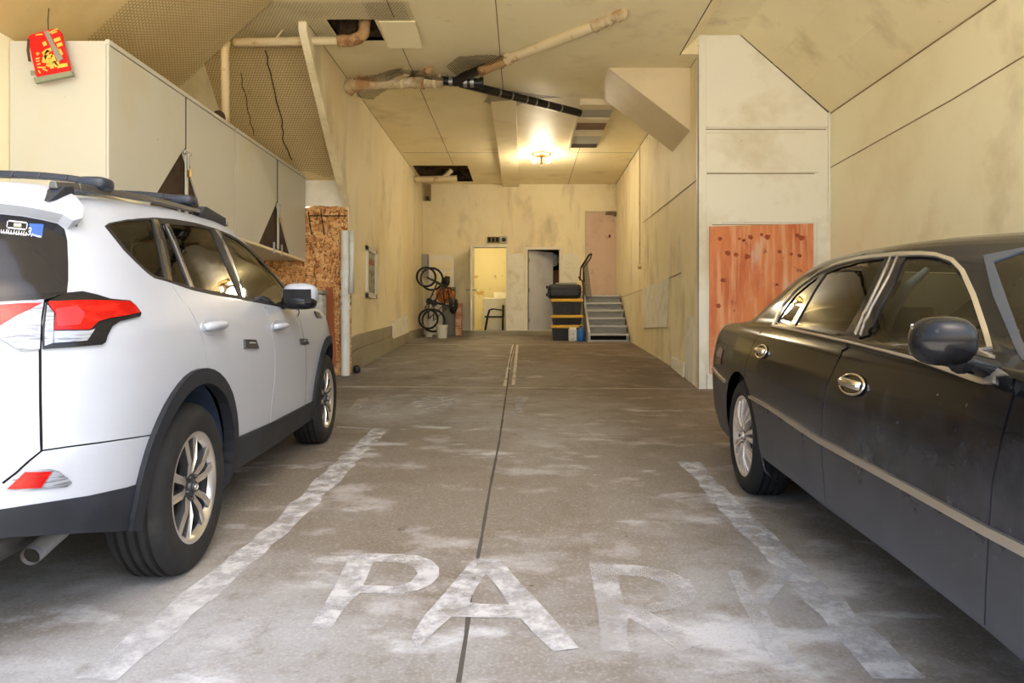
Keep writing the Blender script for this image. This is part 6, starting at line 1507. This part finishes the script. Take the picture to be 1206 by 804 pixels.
# ------------------------------------------------------------------ totes, bag, bottle
M_tote = mat('black tote plastic', rgb(50, 50, 50), .45); M_lid = mat('yellow tote lid', rgb(222, 178, 62), .5)
Yt = 15.3; st_ = 830 / Yt; tx0, tx1 = P(649, 0, Yt).x, P(687, 0, Yt).x
def tote(label, py_top, py_bot):
    z0, z1 = P(0, py_bot, Yt).z, P(0, py_top, Yt).z; cx_ = (tx0 + tx1) / 2
    r = mk('storage_tote', label, 'storage box', (cx_, Yt + .25, z0), 'black storage totes with yellow lids')
    b = MB(); hw0, hw1 = (tx1 - tx0) / 2 - .06, (tx1 - tx0) / 2 - .03; h = z1 - z0 - .07
    b.hexa([(cx_ - hw0, Yt + .03, z0), (cx_ + hw0, Yt + .03, z0), (cx_ + hw0, Yt + .47, z0), (cx_ - hw0, Yt + .47, z0), (cx_ - hw1, Yt, z0 + h), (cx_ + hw1, Yt, z0 + h), (cx_ + hw1, Yt + .5, z0 + h), (cx_ - hw1, Yt + .5, z0 + h)])
    n = 9
    for k in range(n):
        xx = cx_ - hw0 * .9 + 2 * hw0 * .9 * k / (n - 1); b.hexa([(xx - .015, Yt + .005, z0 + .01), (xx + .015, Yt + .005, z0 + .01), (xx + .015, Yt + .03, z0 + .01), (xx - .015, Yt + .03, z0 + .01), (xx - .015, Yt - .02, z0 + h - .03), (xx + .015, Yt - .02, z0 + h - .03), (xx + .015, Yt + .03, z0 + h - .03), (xx - .015, Yt + .03, z0 + h - .03)])
    b.build('tub', M_tote, r, bevel=.006)
    b = MB(); b.box(cx_ - hw1 - .03, cx_ + hw1 + .03, Yt - .035, Yt + .535, z0 + h, z0 + h + .05); lid = b.build('lid', M_lid, r, bevel=.012)
    for k in range(3):
        b = MB(); xx = cx_ - hw1 * .7 + hw1 * .7 * k; b.box(xx - .12, xx + .12, Yt - .02, Yt + .5, z0 + h + .05, z0 + h + .065); b.build('lid_rib', M_lid, lid, bevel=.005)
zf = CY + (CZ - fz(Yt)) * F / Yt
tote('lowest black tote of the stack, standing on the floor', 382.5, zf); tote('middle, shallow black tote of the stack', 370.5, 382.5); tote('topmost black tote of the stack, under the black case', 351.5, 370.5)
r = mk('equipment_case', 'rounded black case lying on top of the totes', 'case', ((tx0 + tx1) / 2, Yt + .25, P(0, 351.5, Yt).z)); z0 = P(0, 351.5, Yt).z + .003; z1 = P(0, 333.5, Yt).z
b = MB(); b.box(P(645.5, 0, Yt).x, P(685, 0, Yt).x, Yt - .02, Yt + .5, z0, z1 - .02); b.build('shell', M_black, r, bevel=.07)
b = MB(); b.box(P(645.2, 0, Yt).x, P(685.4, 0, Yt).x, Yt - .03, Yt + .51, z0 + .13, z0 + .155); b.build('rim_band', M_tote, r, bevel=.006)
b = MB(); b.box(P(655, 0, Yt).x, P(680, 0, Yt).x, Yt + .1, Yt + .4, z1 - .02, z1 + .02); b.build('top_sheet', mat('grey top sheet', rgb(150, 150, 148), .5), r, bevel=.006)
for py in (338, 347):
    b = MB(); p = P(644.5, py, Yt - .06); b.box(p.x - .03, p.x + .05, Yt - .08, Yt - .02, p.z - .03, p.z + .03); b.build('latch', M_black, r, bevel=.006)
Yb = 15.1; r = mk('detergent_bag', 'white printed bag standing against the lowest tote', 'bag', (P(674, 0, Yb).x, Yb, fz(Yb)))
b = MB(); xa_, xb_ = P(669.5, 0, Yb).x, P(679.5, 0, Yb).x; zt_ = P(0, 387, Yb).z; b.box(xa_, xb_, Yb - .05, Yb + .05, fz(Yb), zt_); b.build('bag', mat('white printed plastic', rgb(222, 220, 216), .5, layers=[(rgb(90, 90, 110), 12, (1, 1, 1), .58, .60, .8), (rgb(150, 70, 70), 9, (1, 1, 1), .64, .66, .8)]), r, bevel=.02)
b = MB(); b.box(xa_ + .02, xb_ - .02, Yb - .02, Yb + .02, zt_, zt_ + .03); b.build('top_fold', M_white, r, bevel=.006)
Yb = 15.05; c = Vector((P(684, 0, Yb).x, Yb, fz(Yb))); r = mk('water_jug', 'bright blue jug standing between the bag and the steps', 'jug', c)
b = MB(); b.lathe([(0, 0), (.068, 0), (.074, .02), (.074, .21), (.06, .25), (.03, .28), (.03, .30), (0, .30)], tuple(c), (0, 0, 1), seg=28); b.build('body', mat('blue plastic', rgb(28, 104, 190), .35), r, smooth=True, auto=40)
b = MB(); b.lathe([(0, .30), (.034, .30), (.034, .335), (0, .335)], tuple(c), (0, 0, 1), seg=20); b.build('cap', mat('dark blue cap', rgb(20, 60, 130), .4), r)
# ------------------------------------------------------------------ stairs
M_riser = mat('grey riser shaded dark', rgb(150, 150, 152), .65, layers=[(rgb(120, 118, 116), 5, (.5, 1, 3), .5, .66, .7), (rgb(190, 190, 190), 6, (.4, 1, 4), .6, .68, .6)])  # risers darker than treads: nosing shade put into the colour
M_step = mat('worn grey painted timber', rgb(196, 196, 198), .6, layers=[(rgb(186, 186, 184), 4, (.4, 1, 3), .5, .62, .8), (rgb(104, 102, 100), 5, (.5, 1, 3), .58, .68, .7)])
r = mk('steps', 'grey painted wooden steps up to the pink door', 'stairs', (1.8, 15, fz(15)))
Ya = 14.9; zs0 = fz(Ya); n = 6; rise = (zp0 - zs0) / n; run = .27; xs0 = P(692.5, 0, Ya).x; xs1 = XR - .005
for k in range(n):
    y0 = Ya + run * k; zt = zs0 + rise * (k + 1); yend = y0 + run + .02 if k < n - 1 else YB - .06
    b = MB(); b.box(xs0 + .05, xs1, y0 - .045, yend, zt - .04, zt); b.build('tread' if k < n - 1 else 'landing', M_step, r, bevel=.004)
    if k == 0:
        b = MB(); b.box(xs0, xs1, y0 - .012, y0 + .01, zs0 - .01, zs0 + .045); b.build('kick_board', M_step, r, bevel=.003)
        b = MB(); b.box(xs0 + .06, xs1 - .02, y0 + .10, y0 + .11, zs0 - .01, zt - .04); b.build('dark_recess', M_dark, r)
        b = MB(); b.box(xs1 - .05, xs1, y0 - .01, y0 + .02, zs0, zt - .03); b.build('end_block', M_step, r)
    else:
        b = MB(); b.box(xs0 + .05, xs1, y0, y0 + .02, zt - rise + .001, zt - .038); b.build('riser', M_riser, r, bevel=.003)
b = MB(); b.prism([Vector((xs0, Ya - .03, zs0 - .01)), Vector((xs0, Ya - .03, zs0 + rise + .03)), Vector((xs0, Ya + run * (n - 1), zp0 + .02)), Vector((xs0, YB - .06, zp0 + .02)), Vector((xs0, YB - .06, fz(YB - .1)))], (.05, 0, 0)); b.build('stringer', M_step, r, bevel=.004)
b = MB(); xp = P(690, 0, 15.9).x; b.box(xs0 - .0, xs0 + .09, 16.2, 16.29, fz(16.2), P(0, 309, 16.2).z); b.build('newel_post', M_wood, r, bevel=.006)
b = MB(); b.prism([P(688, 312, 16.1), P(692, 306, 16.1), P(697, 349, 16.1), P(690, 349, 16.1)], (0, .03, 0)); b.build('side_board', M_wood, r, bevel=.004)
r = mk('hand_truck', 'black hand truck handle rising behind the top step', 'hand truck', (xs0 - .1, 15.95, fz(15.95)))
Yh = 15.95
b = MB(); b.tube([P(681, 326, Yh), P(686, 331, Yh), P(687, 340, Yh), P(688, 385, Yh)], .016, 8); b.tube([P(683, 330, Yh), P(684, 316, Yh), P(694, 300, Yh), P(697, 299, Yh), P(695.5, 304, Yh), P(687, 316, Yh), P(688, 332, Yh)], .018, 8); b.build('frame', M_brown, r, smooth=True)
b = MB(); b.tube([P(684.5, 315, Yh - .01), P(694, 300, Yh - .01), P(697, 299, Yh - .01)], .024, 8); b.build('grip', M_black, r, smooth=True)
b = MB(); b.tube([Vector((xs0 - .16, Yh, fz(Yh) + .1)), Vector((xs0 - .11, Yh, fz(Yh) + .1))], .095, 20); b.build('wheel', M_tyre, r)
SKYMIX = (.86, 1.0, 1.24); SKYS = .46; EXPO = 1.0
def lamp(name, loc, power, col, r=.04):
    l = bpy.data.lights.new(name, 'POINT'); l.energy = power; l.color = col; l.shadow_soft_size = r
    o = bpy.data.objects.new(name, l); o.location = loc; COL.objects.link(o); return o
lamp('ceiling_lamp_glow', (LX, LY, ZC - .42), 36, (1, .86, .64), .18)
lamp('laundry_fill_light', (-1.0, 18.4, 3.3), 16, (1, .86, .6), .08)  # unseen light added to brighten the laundry room
sn = bpy.data.lights.new('sun', 'SUN'); sn.energy = 14; sn.angle = math.radians(1); sn.color = (1, .95, .87)
so = bpy.data.objects.new('sun', sn); COL.objects.link(so); so.rotation_euler = Vector((-.62, .28, .74)).to_track_quat('Z', 'Y').to_euler()
# ------------------------------------------------------------------ camera, world, view
cam = bpy.data.cameras.new('camera'); co = bpy.data.objects.new('camera', cam); COL.objects.link(co)
co.location = (0, 0, CZ); co.rotation_euler = (PI / 2, 0, 0)
cam.sensor_width = 36; cam.lens = F / 1206 * 36; cam.shift_x = -(CX - 603) / 1206; cam.shift_y = (CY - 402) / 1206
cam.clip_end = 200
scene.camera = co
w = bpy.data.worlds.new('world'); scene.world = w; w.use_nodes = True
nt = w.node_tree; bg = nt.nodes['Background']
sky = nt.nodes.new('ShaderNodeTexSky'); sky.sky_type = 'NISHITA'; sky.sun_disc = False
sky.sun_elevation = math.radians(48); sky.sun_rotation = math.radians(150); sky.air_density = 1.2; sky.dust_density = 3.0; sky.ozone_density = 1.0
mx = nt.nodes.new('ShaderNodeMix'); mx.data_type = 'RGBA'; mx.inputs[0].default_value = .45
nt.links.new(sky.outputs[0], mx.inputs[6]); mx.inputs[7].default_value = (SKYMIX[0], SKYMIX[1], SKYMIX[2], 1)
nt.links.new(mx.outputs[2], bg.inputs['Color']); bg.inputs['Strength'].default_value = SKYS
scene.view_settings.view_transform = 'Standard'; scene.view_settings.look = 'None'
scene.view_settings.gamma = 1; scene.view_settings.use_curve_mapping = False
scene.view_settings.exposure = EXPO
